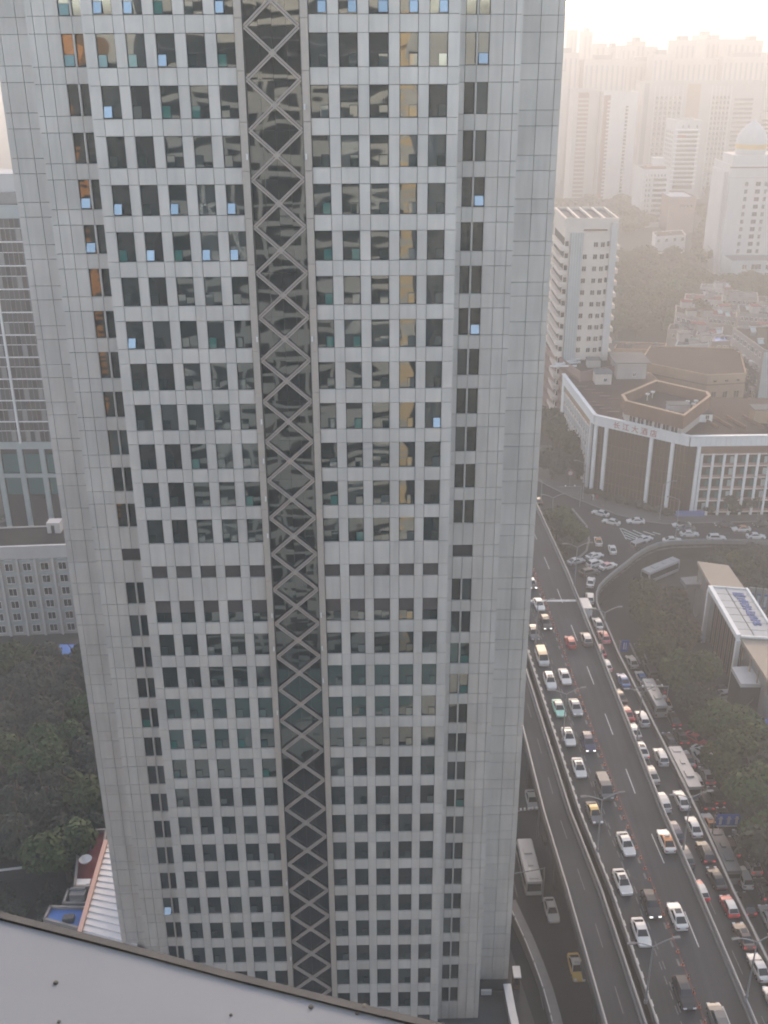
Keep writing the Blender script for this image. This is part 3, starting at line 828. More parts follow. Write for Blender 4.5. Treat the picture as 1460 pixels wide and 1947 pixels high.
# polygonal penthouse on the roof
ph = [at(x, y, ZR + 5.5) for x, y in ((1181, 750), (1188, 762), (1300, 790), (1350, 752), (1345, 745), (1246, 723))]
pc = sum((p.to_2d() for p in ph), Vector((0, 0))) / 6
pent = thing('penthouse', 'brown polygonal roof storey with an open well on the corner hotel roof', 'roof structure', (pc.x, pc.y, ZR - .54))
pp = [p.to_2d() - pc for p in ph]
MB().prism(poly2([p * .94 for p in pp]), 0, 3.0).build('wall', 'pale_wall', pent)
m = MB()
for p, q in zip(pp, pp[1:] + pp[:1]): m.prism([tuple(p), tuple(q), tuple(q * .95), tuple(p * .95)], 2.4, 5.9)
m.build('fascia', 'brick_brown', pent)
m = MB()
for p, q in zip(pp, pp[1:] + pp[:1]): m.prism([tuple(p * 1.012), tuple(q * 1.012), tuple(q * .94), tuple(p * .94)], 5.9, 6.1)
m.build('coping', 'tan_wall', pent)
MB().prism(poly2([p * .94 for p in pp]), 3.0, 3.2).build('roof', 'roof_dark', pent)
for u in rng(.12, .88, 6):
    p = pp[1].lerp(pp[2], u) * .945; tt = (pp[2] - pp[1]).normalized(); put_win('window', win_mesh(1.9, 1.5, 'white_paint', 'dark_glass', .1, 1), pent, (p.x, p.y, .7), (0, 0, math.atan2(tt.y, tt.x) + (math.pi if -tt.x * p.y + tt.y * p.x > 0 else math.pi)))
q = at(1292, 772, ZR + 4) ; MB().box(-3.2, 2.2, -1.4, 1.4, 3.2, 5.2).build('plant_box', 'white_wall', pent, (q.x - pc.x, q.y - pc.y, 0)); MB().box(-3.4, 2.4, -1.6, 1.6, 5.2, 5.35).build('plant_roof', 'roof_grey', pent, (q.x - pc.x, q.y - pc.y, 0))
for k, (px, py) in enumerate(((1317, 771), (1322, 765), (1306, 766), (1262, 733), (1283, 740), (1240, 748), (1230, 752))):
    q = at(px, py, ZR + 4); b = MB(); b.tube((0, 0, 3.2), (0, 0, 4.6 + .2 * (k % 3)), .09, n=6); b.lathe([(.02, 4.5), (.45, 4.75), (.62, 5.1)], 10); b.build('dish', 'white_paint', pent, (q.x - pc.x, q.y - pc.y, 0))
# other pieces standing on that roof
def roof_hut(label, px, py, w, d, h, wm, rm, zr=ZR - .5, win=True, over=.25):
    p = at(px, py, zr); o = thing('roof_hut', label, 'roof hut', (p.x, p.y, zr))
    MB().box(-w / 2, w / 2, -d / 2, d / 2, 0, h).build('wall', wm, o); MB().box(-w / 2 - over, w / 2 + over, -d / 2 - over, d / 2 + over, h, h + .22).build('roof', rm, o)
    if win: put_win('window', win_mesh(.9, 1.0, 'white_paint', 'dark_glass', .08, 1), o, (w * .1, -d / 2 - .0, .9), (0, 0, math.pi))
    return o
roof_hut('small cream roof hut with one window left of the grey-roofed shed', 1143, 727, 4.6, 4.5, 3.2, 'cream_wall', 'roof_grey')
roof_hut('roof shed with wide grey roof behind the polygonal roof storey', 1192, 712, 8.5, 9.5, 5.0, 'pale_wall', 'roof_grey', over=1.0)
roof_hut('small glazed roof kiosk right of the polygonal roof storey', 1338, 800, 3.4, 2.2, 2.2, 'white_paint', 'roof_dark')
roof_hut('pink-tan roof hut with grey canopy at the right frame edge', 1452, 800, 7, 4, 3.6, 'tan_wall', 'roof_grey')
p = at(1430, 808, ZR - .5)
rw = thing('roof_walls', 'low brick dividing walls on the hotel roof near the right edge', 'roof walls', (p.x, p.y, ZR - .5))
for dx in (-11, -7.5, -4, .5): m = MB(); m.obox((dx, 1.5, .4), Vector((.15, 0, 0)), Vector((-1.2, 4.5, 0)), Vector((0, 0, .4))); m.build('wall', 'brick_brown', rw)
for k in range(9):
    u = random.Random(k); q = at(1105 + 12 * (k % 5) + 3 * k, 735 + 6 * k, ZR - .5)
    b = MB(); b.box(-1.6, 1.6, -.12, .12, 0, .18); b.build('roof_duct', 'pink_wall', co, (q.x - corner.c.x, q.y - corner.c.y, HR - .52))
MB().box(-3.5, 3.5, -.5, .5, 0, 1.1).build('shop_sign', 'sign_blue', co, tuple((at(1309, 973, ZP + 3.2).to_2d() - corner.c).to_3d() + Vector((0, -1.0, 2.6))))

# ---- white hotel tower
HY = 312.0
fl, fr = aty(1067, 560, HY), aty(1163, 560, HY)
top = aty(1067, 421, HY).z
dep = at(1060, 404, top).y - HY
hz0 = ZP + 6
ht = Block('hotel_tower', 'white sixteen-storey hotel tower with square windows and wrapped balconies', 'tower', [(fl.x, HY), (fr.x, HY), (fr.x, HY + 22), (fl.x, HY + 22)], ZP, top, 'cream_wall', 'roof_grey', par=.9)
W_ = fr.x - fl.x; nf = 15; fh = (top - ZP - 12) / nf
zs = [8.2 + fh * k for k in range(nf)]
ht.windows(0, [W_ * .40], zs[:-1], 1.15, 1.35, 'cream_wall', 'dark_glass', bars=1)
ht.windows(0, [W_ * .60], zs, 1.15, 1.35, 'cream_wall', 'dark_glass', bars=1)
ht.windows(0, [W_ * .735], zs, 1.15, 1.35, 'cream_wall', 'dark_glass', bars=1)
ht.band(0, W_ * .10, W_ * .34, 4, top - ZP - 3.2, 'bluegrey_wall', .9, 'stair_pier')
for u in rng(W_ * .12, W_ * .32, 5): ht.band(0, u - .08, u + .08, 4, top - ZP - 3.2, 'white_wall', 1.0, 'pier_rib')
ht.band(0, W_ * .87, W_ * 1.0, 1, top - ZP - .3, 'white_wall', .9, 'corner_pier')
for z in zs:
    a, b, t, n = ht.face(3)      # left side: balconies
    ht.band(3, 2, 21.5, z - 1.0, z + .2, 'cream_wall', 1.2, 'balcony'); ht.band(3, 2.2, 21, z + .25, z + fh - 1.1, 'concrete_dark', .04, 'balcony_shade_strip')  # dark strips put the shade beneath the side balconies into colour
    ht.band(0, -1.1, W_ * .07, z - 1.0, z + .2, 'cream_wall', 1.0, 'balcony'); ht.band(0, 0.05, W_ * .07, z + .3, z + 1.7, 'dark_glass', .04, 'balcony_window')
    ht.band(1, 1, 9, z - 1.0, z + .2, 'cream_wall', 1.3, 'balcony')
    ht.band(0, W_ * .815, W_ * .865, z + .2, z + 1.6, 'dark_glass', .05, 'slot_window')
ht.band(0, W_ * .35, W_ * .80, top - ZP - 2.6, top - ZP - 2.2, 'brick_brown', .5, 'eyebrow')
m = MB(); 
for k in range(5): m.box(-W_ / 2 + k * W_ / 4 - .3, -W_ / 2 + k * W_ / 4 + .3, -11, 11, top - ZP + .2, top - ZP + .8)
m.build('roof_beam', 'cream_wall', ht.o)
# its brown podium
pz = ZR + 1.5
p0, p1 = at(1040, 668, pz), at(1102, 714, pz)
pod = Block('hotel_podium', 'brown banded podium at the foot of the white hotel tower', 'podium', [(p0.x, p0.y), (p1.x, p1.y), (fr.x + 1.2, p1.y + 7), (fr.x + 1.2, HY + 24), (p0.x - .5, HY + 24)], ZP, pz, 'pink_wall', 'roof_dark', par=1.0)
for z in rng(2.5, pz - ZP - 2.5, 6): pod.band(0, .5, (pod.pts[1] - pod.pts[0]).length - .5, z, z + 1.3, 'brick_brown', .06, 'window_band'); pod.band(4, .5, (pod.pts[0] - pod.pts[4]).length - .5, z, z + 1.3, 'brick_brown', .06, 'window_band')
clutter(pod, 4, pz - ZP + .06, ('box', 'hut'), 5, 6)
for k in range(3):
    b = MB(); b.box(-4, 4, -.2, .2, 0, .5); b.build('roof_pipe', 'white_paint', pod.o, (-6 + k * 2, -14 + 3 * k, pz - ZP + .1)).rotation_euler[2] = .3 * k

# ---- brown-roofed hall and its tan front
zz = 24.3
q = [at(1215, 690, zz), at(1345, 716, zz), at(1418, 712, zz), at(1405, 664, zz), at(1235, 660, zz)]
hall = Block('hall', 'large hall with brown flat roof and tan front with tall windows', 'hall', [q[0], q[1], q[2], q[3], q[4]], ZP, zz, 'tan_wall', 'roof_brown', par=.5)
a, b, t, n = hall.face(1); L = (b - a).length
for u in (.2, .5, .8):
    for z, h in ((3.0, 3.6), (8.0, 4.2), (13.2, 2.2)): hall.windows(1, [L * u], [z], 1.5, h, 'tan_wall', 'teal_glass' if z < 5 else 'dark_glass', bars=1)
    hall.windows(1, [L * u], [zz - ZP - 1.9], .9, .6, 'tan_wall', 'dark_glass', bars=1)
hall.band(1, -.2, L + .2, zz - ZP - 2.7, zz - ZP - 2.4, 'brick_brown', .35, 'cornice')
hall.band(0, -.2, (hall.pts[1] - hall.pts[0]).length, zz - ZP - 2.7, zz - ZP - 2.4, 'brick_brown', .35, 'cornice')
# ---- low houses between the hall and the park
def low(name, label, cat, corners, z1, wall, roof, faces=((0, 5, 2),), w=1.2, h=1.4, par=.5, n_cl=3, kinds=('box',), seed=1, z0=ZP, group=None):
    b = Block(name, label, cat, corners, z0, z1, wall, roof, par, group)
    for (i, nc, nr) in faces:
        L = (b.pts[(i + 1) % len(b.pts)] - b.pts[i]).length
        b.windows(i, rng(L * .10, L * .90, nc), rng(1.2, max(1.3, z1 - z0 - 2.6), nr), min(w, L / nc * .6), h, 'white_paint', 'dark_glass')
    clutter(b, n_cl, z1 - z0 + .06, kinds, seed); return b
def quad(x0, x1, y0, y1, skew=0.0): return [(x0, y0), (x1, y0), (x1 + skew, y1), (x0 + skew, y1)]
def pxquad(pl, pr, z, depth, skew=0.0):
    a, b = at(*pl, z), at(*pr, z); return [(a.x, a.y), (b.x, b.y), (b.x + skew, b.y + depth), (a.x + skew, a.y + depth)]
low('tan_house', 'tan three-storey house with small windows right of the white hotel tower', 'house', pxquad((1166, 665), (1262, 668), 17.9, 9, 3), 17.9, 'tan_wall', 'roof_brown', ((0, 7, 3),), 1.3, 1.5, seed=3)
low('white_roof_house', 'low grey-white house with two roof boxes behind the brown hall', 'house', pxquad((1282, 660), (1345, 656), 23.2, 8, 3), 23.2, 'bluegrey_wall', 'roof_grey', ((0, 5, 2),), n_cl=4, kinds=('hut', 'box'), seed=4)
low('blue_canopy_house', 'old house with a blue-white canopy roof behind the hall', 'house', pxquad((1352, 652), (1392, 650), 21.1, 7, 3), 21.1, 'old_wall', 'roof_blue', ((0, 4, 2),), seed=6)
low('apartment_house', 'six-storey old apartment house with grey end wall and cluttered balconies, right edge', 'apartment house', [at(1392, 625, 29.6), at(1452, 668, 29.6), at(1500, 668, 29.6), at(1460, 622, 29.6)], 29.6, 'old_wall', 'roof_dark', ((0, 8, 6), (1, 2, 5)), 1.5, 1.5, n_cl=8, kinds=('heater', 'box', 'hut'), seed=8)
for blk in (bpy.data.objects['apartment_house'],):
    a0 = (at(1392, 625, 29.6).to_2d() - Vector(blk.location[:2])); a1 = (at(1452, 668, 29.6).to_2d() - Vector(blk.location[:2])); tt = (a1 - a0).normalized(); nn = Vector((tt.y, -tt.x)); nn = nn if nn.y < 0 else -nn
    for r in range(6):
        for c in range(7):
            p = a0.lerp(a1, .08 + .13 * c) + nn * .5; b = MB(); b.box(-1.1, 1.1, -.5, .5, 0, 1.0); b.build('balcony', random.choice(['old_wall', 'pale_wall', 'white_wall', 'concrete']), blk, (p.x, p.y, 1.0 + r * 3.7)).rotation_euler[2] = math.atan2(tt.y, tt.x)
    a2 = at(1500, 668, 29.6).to_2d() - Vector(blk.location[:2]); p = (a1 + a2) / 2; MB().box(-(a2 - a1).length / 2, (a2 - a1).length / 2, -.15, 0, .1, 25.4).build('end_wall', 'bluegrey_wall', blk, (p.x, p.y - .02, 0))
rows_low = [((1268, 628), (1318, 632), 19.4, 8, 'old_wall', 'roof_brown', 'narrow old flats with brown roof left of the two roof boxes'),
            ((1322, 640), (1372, 636), 18.6, 9, 'pale_wall', 'roof_red', 'old flats with dull red roof right of the two roof boxes'),
            ((1440, 575), (1500, 578), 16.5, 10, 'old_wall', 'roof_brown', 'brown-roofed old flats under the domed annexe at the frame edge'),
            ((1330, 548), (1385, 552), 14.5, 8, 'pale_wall', 'roof_grey', 'low grey-roofed house at the upper edge of the old quarter'),
            ((1284, 596), (1345, 610), 21.1, 12, 'old_wall', 'roof_brown', 'terraced old flats with a bright skylight on the roof'),
            ((1346, 600), (1400, 606), 18.9, 10, 'old_wall', 'roof_red', 'old flats with reddish roof and leaning white solar heaters'),
            ((1405, 596), (1462, 600), 20.0, 12, 'grey_wall', 'roof_dark', 'grey flats with dark roof at the right edge of the old quarter'),
            ((1300, 570), (1372, 574), 15.7, 10, 'pale_wall', 'roof_red', 'low houses with red roofs just below the park trees'),
            ((1380, 566), (1440, 568), 15.7, 10, 'old_wall', 'roof_grey', 'low houses with grey roofs below the domed tower'),
            ((1408, 640), (1470, 640), 17.9, 14, 'old_wall', 'roof_dark', 'dark flat-roofed houses beside the old apartment house')]
for k, (pl, pr, z, dp, wl, rf, lb) in enumerate(rows_low):
    low('old_flats', lb, 'flats', pxquad(pl, pr, z, dp, 3), z, wl, rf, ((0, 6, 3),), 1.4, 1.4, n_cl=6, kinds=('heater', 'box', 'hut'), seed=20 + k, group='old flats behind the hall')
# ---- white villa group and the two white mid-rise blocks
vil = low('white_villa', 'white three-storey house with brown roof edges below the mid-rise blocks', 'house', pxquad((1246, 452), (1303, 448), 20.0, 16, 2), 20.0, 'white_wall', 'roof_brown', ((0, 4, 3),), 1.6, 1.8, seed=31)
low('white_villa', 'small white annexe with two windows in front of the three-storey white house', 'house', pxquad((1245, 482), (1300, 480), 12.5, 9, 2), 12.5, 'white_wall', 'roof_brown', ((0, 5, 1),), 1.6, 1.8, seed=32, n_cl=1)
MW = 700.0
def tall(name, label, plt, prt, pb, Y, dep, wall, roof, cat='high-rise', par=1.0, group=None):
    a, b = aty(*plt, Y), aty(*prt, Y)
    return Block(name, label, cat, [(a.x, Y), (b.x, Y), (b.x, Y + dep), (a.x, Y + dep)], ZP, a.z, wall, roof, par, group), b.x - a.x, a.z - ZP
b1, w, h = tall('white_midrise', 'white ten-storey block with dark window bands and a brown roof cap', (1222, 325), (1275, 325), None, MW, 26, 'white_wall', 'roof_brown')
for k in range(9): b1.band(0, w * .40, w * .88, 3.2 + k * h / 11, 3.2 + k * h / 11 + 1.7, 'dark_glass', .08, 'window_band'); b1.windows(0, [w * .16, w * .27], [3.2 + k * h / 11], 1.0, 1.7, 'white_wall', 'dark_glass', bars=0)
b1.windows(0, rng(w * .2, w * .8, 6), [h - 3.5], .9, 1.5, 'white_wall', 'dark_glass', bars=0)
b1.part('roof_cap', 'brick_brown', b1.c.x - w * .3, b1.c.x + w * .35, MW + 3, MW + 14, b1.z1, b1.z1 + 2.2); b1.part('lift_house', 'white_wall', b1.c.x - 1, b1.c.x + 6, MW + 8, MW + 15, b1.z1 + 2, b1.z1 + 7)
b2, w, h = tall('white_tower_block', 'slim white tower block with wide dark bands and a signed crown', (1284, 232), (1333, 232), None, 720, 24, 'white_wall', 'roof_grey')
nb = 13
for k in range(nb):
    z = h * .34 + k * (h * .58) / nb; b2.band(0, w * .12, w * .90, z, z + 2.2, 'dark_glass', .08, 'window_band'); b2.band(0, w * .02, w * .98, z + 3.0, z + 3.5, 'white_paint', .6, 'balcony_edge')
    b2.windows(3, [4, 9, 14, 19], [z], 2.0, 1.8, 'white_wall', 'dark_glass', bars=0)
b2.windows(0, [w * .3, w * .52, w * .85], [h - 3.8], 1.0, 2.0, 'white_wall', 'dark_glass', bars=0)
b2.band(0, w * .12, w * .45, h - 9.3, h - 8.0, 'sign_red', .12, 'crown_sign')
a, b = aty(1272, 378, 680), aty(1323, 378, 680)
b3 = Block('grey_annexe', 'plain grey-pink annexe with white roof in front of the slim tower block', 'annexe', [(a.x, 680), (b.x, 680), (b.x, 710), (a.x, 710)], ZP, a.z, 'pink_wall', 'shed_white', 1.2)
b3.windows(0, rng((b.x - a.x) * .45, (b.x - a.x) * .85, 4), [a.z - ZP - 5], 1.2, 1.2, 'pink_wall', 'dark_glass', bars=0)
# ---- domed tower
DY = 548.0
a, b = aty(1390, 318, DY), aty(1496, 318, DY)
dm = Block('domed_tower', 'white tower with a white onion dome and gold ring, right edge', 'domed tower', [(a.x, DY), (b.x, DY), (b.x, DY + 30), (a.x, DY + 30)], ZP, a.z, 'white_wall', 'white_wall', 1.0)
w, h = b.x - a.x, a.z - ZP
for fx, ww in ((.31, 1.5), (.52, 2.4), (.66, 1.4)): dm.windows(0, [w * fx], rng(4, h - 9, 12), ww, 2.0, 'white_wall', 'dark_glass' if fx != .52 else 'brown_glass', bars=1)
dm.part('shaft_wing', 'white_wall', a.x - 1.8, a.x, DY + 4, DY + 26, ZP, a.z - 2.5)
dm.band(0, -.3, w + .3, h - 5.2, h - 4.8, 'pale_wall', .3, 'string_course'); dm.band(0, -.6, w + .6, h - .4, h + .2, 'brick_brown', .5, 'cornice')
dcx = aty(1428, 300, DY + 12).x - dm.c.x; dz = h
MB().box(dcx - 11, dcx + 11, -9, 9, dz, dz + 5.0).build('drum_base', 'white_wall', dm.o)
R = 7.6; zb = dz + 5
smooth(MB().lathe([(R * .93, zb), (R, zb + 1), (R, zb + 2.6)], 28, (dcx, 0)).build('drum', 'white_wall', dm.o)); smooth(MB().lathe([(R + .1, zb + 2.6), (R + .1, zb + 4.8)], 28, (dcx, 0)).build('gold_ring', 'gold', dm.o))
smooth(MB().lathe([(R, zb + 4.8), (R * 1.0, zb + 6.5), (R * .93, zb + 8.6), (R * .78, zb + 10.8), (R * .55, zb + 12.8), (R * .30, zb + 14.4), (R * .10, zb + 15.6), (.25, zb + 16.6), (.02, zb + 18)], 28, (dcx, 0)).build('dome', 'white_wall', dm.o))
a, b = aty(1386, 495, 530), aty(1490, 495, 530)
an = Block('domed_annexe', 'low white annexe with paired windows at the foot of the domed tower', 'annexe', [(a.x, 526), (b.x, 526), (b.x, 543), (a.x, 543)], ZP, a.z, 'bluegrey_wall', 'roof_grey', .5)
an.windows(0, [(b.x - a.x) * .24, (b.x - a.x) * .66], [3.5, 7.5], 2.2, 2.4, 'white_paint', 'dark_glass'); an.windows(0, [(b.x - a.x) * .45], [3.5, 7.5], 5, 2.6, 'white_paint', 'dark_glass', bars=2)
# ---- twin slabs and the wide gridded slab far behind
TWY = 800.0
b4, w, h = tall('apartment_tower', 'hazy brown and white apartment tower, left of the pair by the big tower edge', (1092, 173), (1140, 175), None, TWY, 22, 'pale_wall', 'roof_grey')
b4.band(0, w * .16, w * .58, 4, h - 1, 'brick_brown', .15, 'dark_recess')
for k in range(24): b4.band(0, w * .17, w * .57, 5 + k * (h - 8) / 24, 5 + k * (h - 8) / 24 + 1.2, 'pale_wall', .4, 'balcony')
b5, w, h = tall('apartment_tower', 'hazy white apartment tower with one dark window slot, right of the pair', (1148, 178), (1213, 178), None, TWY - 10, 22, 'white_wall', 'roof_grey')
b5.band(0, w * .0, w * .20, 4, h - 1, 'brick_brown', .1, 'dark_recess'); b5.band(0, w * .66, w * .74, 5, h - 8, 'dark_glass', .1, 'window_slot')
for k in range(26): b5.band(0, w * .12, w * .24, 5 + k * (h - 8) / 26, 5 + k * (h - 8) / 26 + 1.1, 'white_wall', .7, 'balcony'); b5.band(0, w * .66, w * .74, 7 + k * (h - 12) / 26, 7.8 + k * (h - 12) / 26, 'white_wall', .16, 'slot_spandrel')
b6, w, h = tall('slab_block', 'wide hazy slab block with gridded windows and a green-brown centre recess', (1221, 158), (1452, 158), None, 830, 24, 'pale_wall', 'roof_grey', 'slab block')
for u0, u1, nc in ((.11, .34, 6), (.58, .74, 5)):
    b6.windows(0, rng(w * (u0 + .02), w * (u1 - .02), nc), rng(3, h - 11, 20), 1.9, 2.0, 'pale_wall', 'dark_glass', bars=0, t=.05)
    for j in range(nc + 1): u = w * (u0 + (u1 - u0) * j / nc); b6.band(0, u - .3, u + .3, 2, h - 2, 'white_wall', .35, 'rib')
b6.band(0, w * .375, w * .485, 2, h - .5, 'tan_wall', .06, 'centre_recess'); b6.band(0, w * .02, w * .06, 2, h, 'grey_wall', .1, 'side_recess')
for k in range(22): b6.band(0, w * .77, w * .93, 3 + k * (h - 12) / 22, 3 + k * (h - 12) / 22 + 1.5, 'dark_glass', .08, 'window_band')
b7, w, h = tall('apartment_tower', 'pale hazy tower half hidden behind the granite tower edge', (1040, 137), (1077, 135), None, 920, 25, 'pale_wall', 'roof_grey')
b8, w, h = tall('apartment_tower', 'pale hazy tower cut off by the right frame edge behind the dome', (1446, 215), (1500, 215), None, 850, 25, 'pale_wall', 'roof_grey')
for k in range(18): b8.band(0, 1, w - 1, 3 + k * (h - 6) / 18, 4.4 + k * (h - 6) / 18, 'dark_glass', .08, 'window_band')
# ---- the skyline
sky_px = [(1080, 104, 40, 1500), (1091, 60, 14, 1900), (1118, 62, 18, 1950), (1142, 86, 22, 1800), (1168, 93, 20, 1750), (1195, 90, 28, 1700), (1214, 82, 26, 1720), (1238, 92, 24, 1800), (1262, 107, 40, 1500), (1303, 80, 40, 1650),
          (1345, 70, 34, 1800), (1362, 78, 40, 1700), (1400, 78, 36, 1650), (1434, 80, 34, 1700), (1150, 117, 80, 1300), (1230, 120, 90, 1280), (1320, 116, 90, 1350), (1420, 112, 90, 1300), (1470, 104, 50, 1600), (1100, 128, 60, 1200)]
for k, (xc, yt, wpx, Y) in enumerate(sorted(sky_px)):
    Y = max(Y * .62, 960 + 9 * (k % 5))
    a, b = aty(xc - wpx / 2, yt, Y), aty(xc + wpx / 2, yt, Y)
    s = Block('skyline_tower', 'faint pink-grey high-rise silhouette on the hazy skyline, %s from the left' % ORD[k], 'high-rise', [(a.x, Y), (b.x, Y), (b.x, Y + 25), (a.x, Y + 25)], 0, a.z, 'pale_wall', 'roof_grey', 1.5, 'skyline towers')
    wd = b.x - a.x
    nn = max(2, int(wd / 4.2))
    for j in range(nn): s.band(0, wd * (j + .3) / nn, wd * (j + .7) / nn, 4, a.z - 3, 'grey_wall', .1, 'window_strip')
    if k % 3 != 1: s.part('roof_block', 'grey_wall', s.c.x - wd * .22, s.c.x + wd * .18, Y + 5, Y + 18, a.z, a.z + 5)
# ================================================================== left of the tower
LBY = 250.0
a, b = aty(-60, 560, LBY), aty(118, 560, LBY)
ltop = aty(0, 398, LBY).z
lb = Block('curtain_wall_block', 'grey glass curtain wall block with white mullions, left frame edge', 'office block', [(a.x, LBY), (b.x, LBY), (b.x, LBY + 30), (a.x, LBY + 30)], 0, ltop, 'dark_glass', 'roof_grey', 1.2)
w = b.x - a.x; zlo = aty(60, 842, LBY).z
nfl = 10; fh = (ltop - zlo - 2) / nfl
lb.band(0, 0, w, zlo - 1.5, zlo + .3, 'bluegrey_wall', .5, 'ledge_band'); lb.band(0, 0, w, ltop - 2.0, ltop + 1.0, 'bluegrey_wall', .4, 'cornice')
for k in range(nfl):
    z = zlo + .3 + k * fh; lb.band(0, 0, w, z + fh - .28, z + fh, 'white_paint', .22, 'transom'); lb.band(0, 0, w, z + fh * .52, z + fh * .52 + .14, 'white_paint', .12, 'thin_transom')
    u = .4
    while u < w - 1:
        lb.band(0, u - .05, u + .05, z, z + fh - .28, 'concrete', .14, 'mullion')
        lb.band(0, u + .08, u + 1.08, z + .1, z + fh * .5, random.choice(['dark_glass', 'frame_dark', 'grey_wall', 'frame_dark']), .04, 'pane'); lb.band(0, u + .08, u + 1.08, z + fh * .55, z + fh - .35, random.choice(['dark_glass', 'frame_dark', 'concrete_dark']), .04, 'pane'); u += 1.18
for u in (w * .32, w * .72): lb.band(0, u - .25, u + .25, zlo, ltop, 'white_paint', .55, 'fin')
for k in range(4):
    lb.band(0, 2 + k * 5.6, 6.2 + k * 5.6, zlo - 8.0, zlo - 3.0, 'teal_glass', .2, 'bay_window'); lb.band(0, 2 + k * 5.6, 6.2 + k * 5.6, zlo - 14.0, zlo - 9.5, 'teal_glass', .2, 'bay_window'); lb.band(0, .4 + k * 5.6, 1.6 + k * 5.6, 0, zlo - 1.5, 'bluegrey_wall', .7, 'column')
lb.band(0, 0, w, zlo - 9.3, zlo - 8.3, 'bluegrey_wall', .5, 'ledge_band')
lb.part('roof_plant', 'white_wall', a.x + 3, a.x + w * .86, LBY + 3, LBY + 12, ltop, ltop + 7.5); lb.part('roof_plant', 'concrete', a.x + 1, a.x + w * .9, LBY + 1, LBY + 15, ltop, ltop + 3.5)
# white dormitory
dz = 20.0
a, b = at(-60, 1052, dz), at(130, 1045, dz)
dorm = Block('dormitory', 'white six-storey dormitory with ribbed front and small windows, left of the tower', 'dormitory', [(a.x, a.y), (b.x, b.y), (b.x + 1, b.y + 12), (a.x + 1, a.y + 12)], 0, dz, 'pale_wall', 'roof_dark', .3)
w = (b - a).to_2d().length; pitch = 3.65; nc = int(w / pitch)
us = [w - 1.6 - pitch * k for k in range(nc)]
dorm.windows(0, us, [.8 + 2.95 * k for k in range(6)], 1.55, 1.65, 'white_paint', 'dark_glass', bars=1); dorm.windows(0, us, [18.2], 1.5, .8, 'white_paint', 'dark_glass', bars=1)
for u in us: dorm.band(0, u - pitch / 2 - .22, u - pitch / 2 + .22, 0, dz - 1.6, 'white_wall', .45, 'rib')
dorm.band(0, w - .25, w + .2, 0, dz - 1.6, 'white_wall', .45, 'rib')
for k in range(6): 
    for u in us: dorm.band(0, u - pitch / 2 + .23, u + pitch / 2 - .23, 2.65 + 2.95 * k, 3.35 + 2.95 * k, 'bluegrey_wall', .10, 'spandrel')
    dorm.windows(1, [3, 7.5], [.9 + 2.95 * k], 1.2, 1.5, 'white_paint', 'dark_glass')
dorm.band(0, -.2, w + .3, dz - 1.5, dz + 1.4, 'white_wall', .6, 'fascia')
p = at(106, 1010, dz); dorm.part('stair_hut', 'white_wall', p.x - 1.3, p.x + 1.5, p.y - 1.2, p.y + 1.2, dz, dz + 2.5); dorm.part('hut_door', 'frame_dark', p.x - .4, p.x + .3, p.y - 1.26, p.y - 1.2, dz + .1, dz + 1.9)
for k in range(9):
    q = at(-10 + 13 * k, 986 - .4 * k, .8); o = thing('planter', 'pale round planter before the curtain wall block entrance, %s from the left' % ORD[k], 'planter', (q.x, q.y, 0), 0, 'planters before the curtain wall block')
    MB().lathe([(.9, 0), (1.1, .7), (1.0, .8), (.01, .75)], 12).build('tub', 'concrete', o); c_ = MB()
    for t_ in range(60): a_, b_ = random.uniform(0, 6.28), random.uniform(.2, 1.2); p_ = Vector((math.cos(a_) * b_, math.sin(a_) * b_, .8 + random.uniform(0, .8))); c_.obox(p_, Vector((.16, .05, 0)), Vector((-.05, .14, .05)), Vector((0, 0, .02)))
    c_.build('plant', 'leaf_dark', o)
p = at(132, 1235, 3); bs = thing('blue_shelter', 'bright blue sheet shelter beside the dormitory foot', 'shelter', (p.x, p.y, 0))
MB().box(-2.6, 2.6, -2, 2, 2.8, 3.0).build('roof', 'roof_blue', bs)
for x in (-2.4, 2.4):
    for y in (-1.8, 1.8): MB().box(x - .08, x + .08, y - .08, y + .08, 0, 2.8).build('post', 'pole_grey', bs)
# sheds at the bottom left
z = 9.0
c = [at(207, 1600, z), at(158, 1772, z), at(262, 1800, z), at(262, 1600, z)]
o = thing('ribbed_shed', 'long shed with pale ribbed roof sheets touching the tower on the left', 'shed', (c[0].x, c[0].y, 0)); c = [p - Vector((o.location.x, o.location.y, 0)) for p in c]
c1 = c[0].lerp(c[1], 1.25); c2 = c[3].lerp(c[2], 1.25)
MB().prism([tuple(p.to_2d()) for p in (c[0], c1, c2, c[3])], 0, z - .3).build('wall', 'pale_wall', o)
ns = 19
for k in range(ns):
    f0, f1 = k / ns, (k + 1) / ns
    a0, a1, b0, b1 = c[0].lerp(c1, f0), c[0].lerp(c1, f1), c[3].lerp(c2, f0), c[3].lerp(c2, f1)
    m = MB(); m.poly([Vector((a0.x, a0.y, z - .05)), Vector((a1.x, a1.y, z + .10)), Vector((b1.x, b1.y, z + .10)), Vector((b0.x, b0.y, z - .05))]); m.poly([Vector((a1.x, a1.y, z + .10)), Vector((a1.x, a1.y, z - .10)), Vector((b1.x, b1.y, z - .10)), Vector((b1.x, b1.y, z + .10))]); m.build('roof_sheet', 'shed_white', o)
m = MB(); t = (c1 - c[0]).normalized() * ((c1 - c[0]).length / 2); m.obox((c[0] + c1) / 2 + Vector((0, 0, .1)) - Vector((.35, 0, 0)), t, Vector((.30, 0, 0)), Vector((0, 0, .25))); m.build('eaves_gutter', 'shed_trim', o)
low('red_roof_house', 'house with dark red flat roof beside the ribbed shed', 'house', [at(142, 1690, 6), at(190, 1690, 6), at(205, 1580, 6), at(152, 1582, 6)], 6, 'old_wall', 'roof_red', ((0, 3, 1),), z0=0, n_cl=0, seed=41)
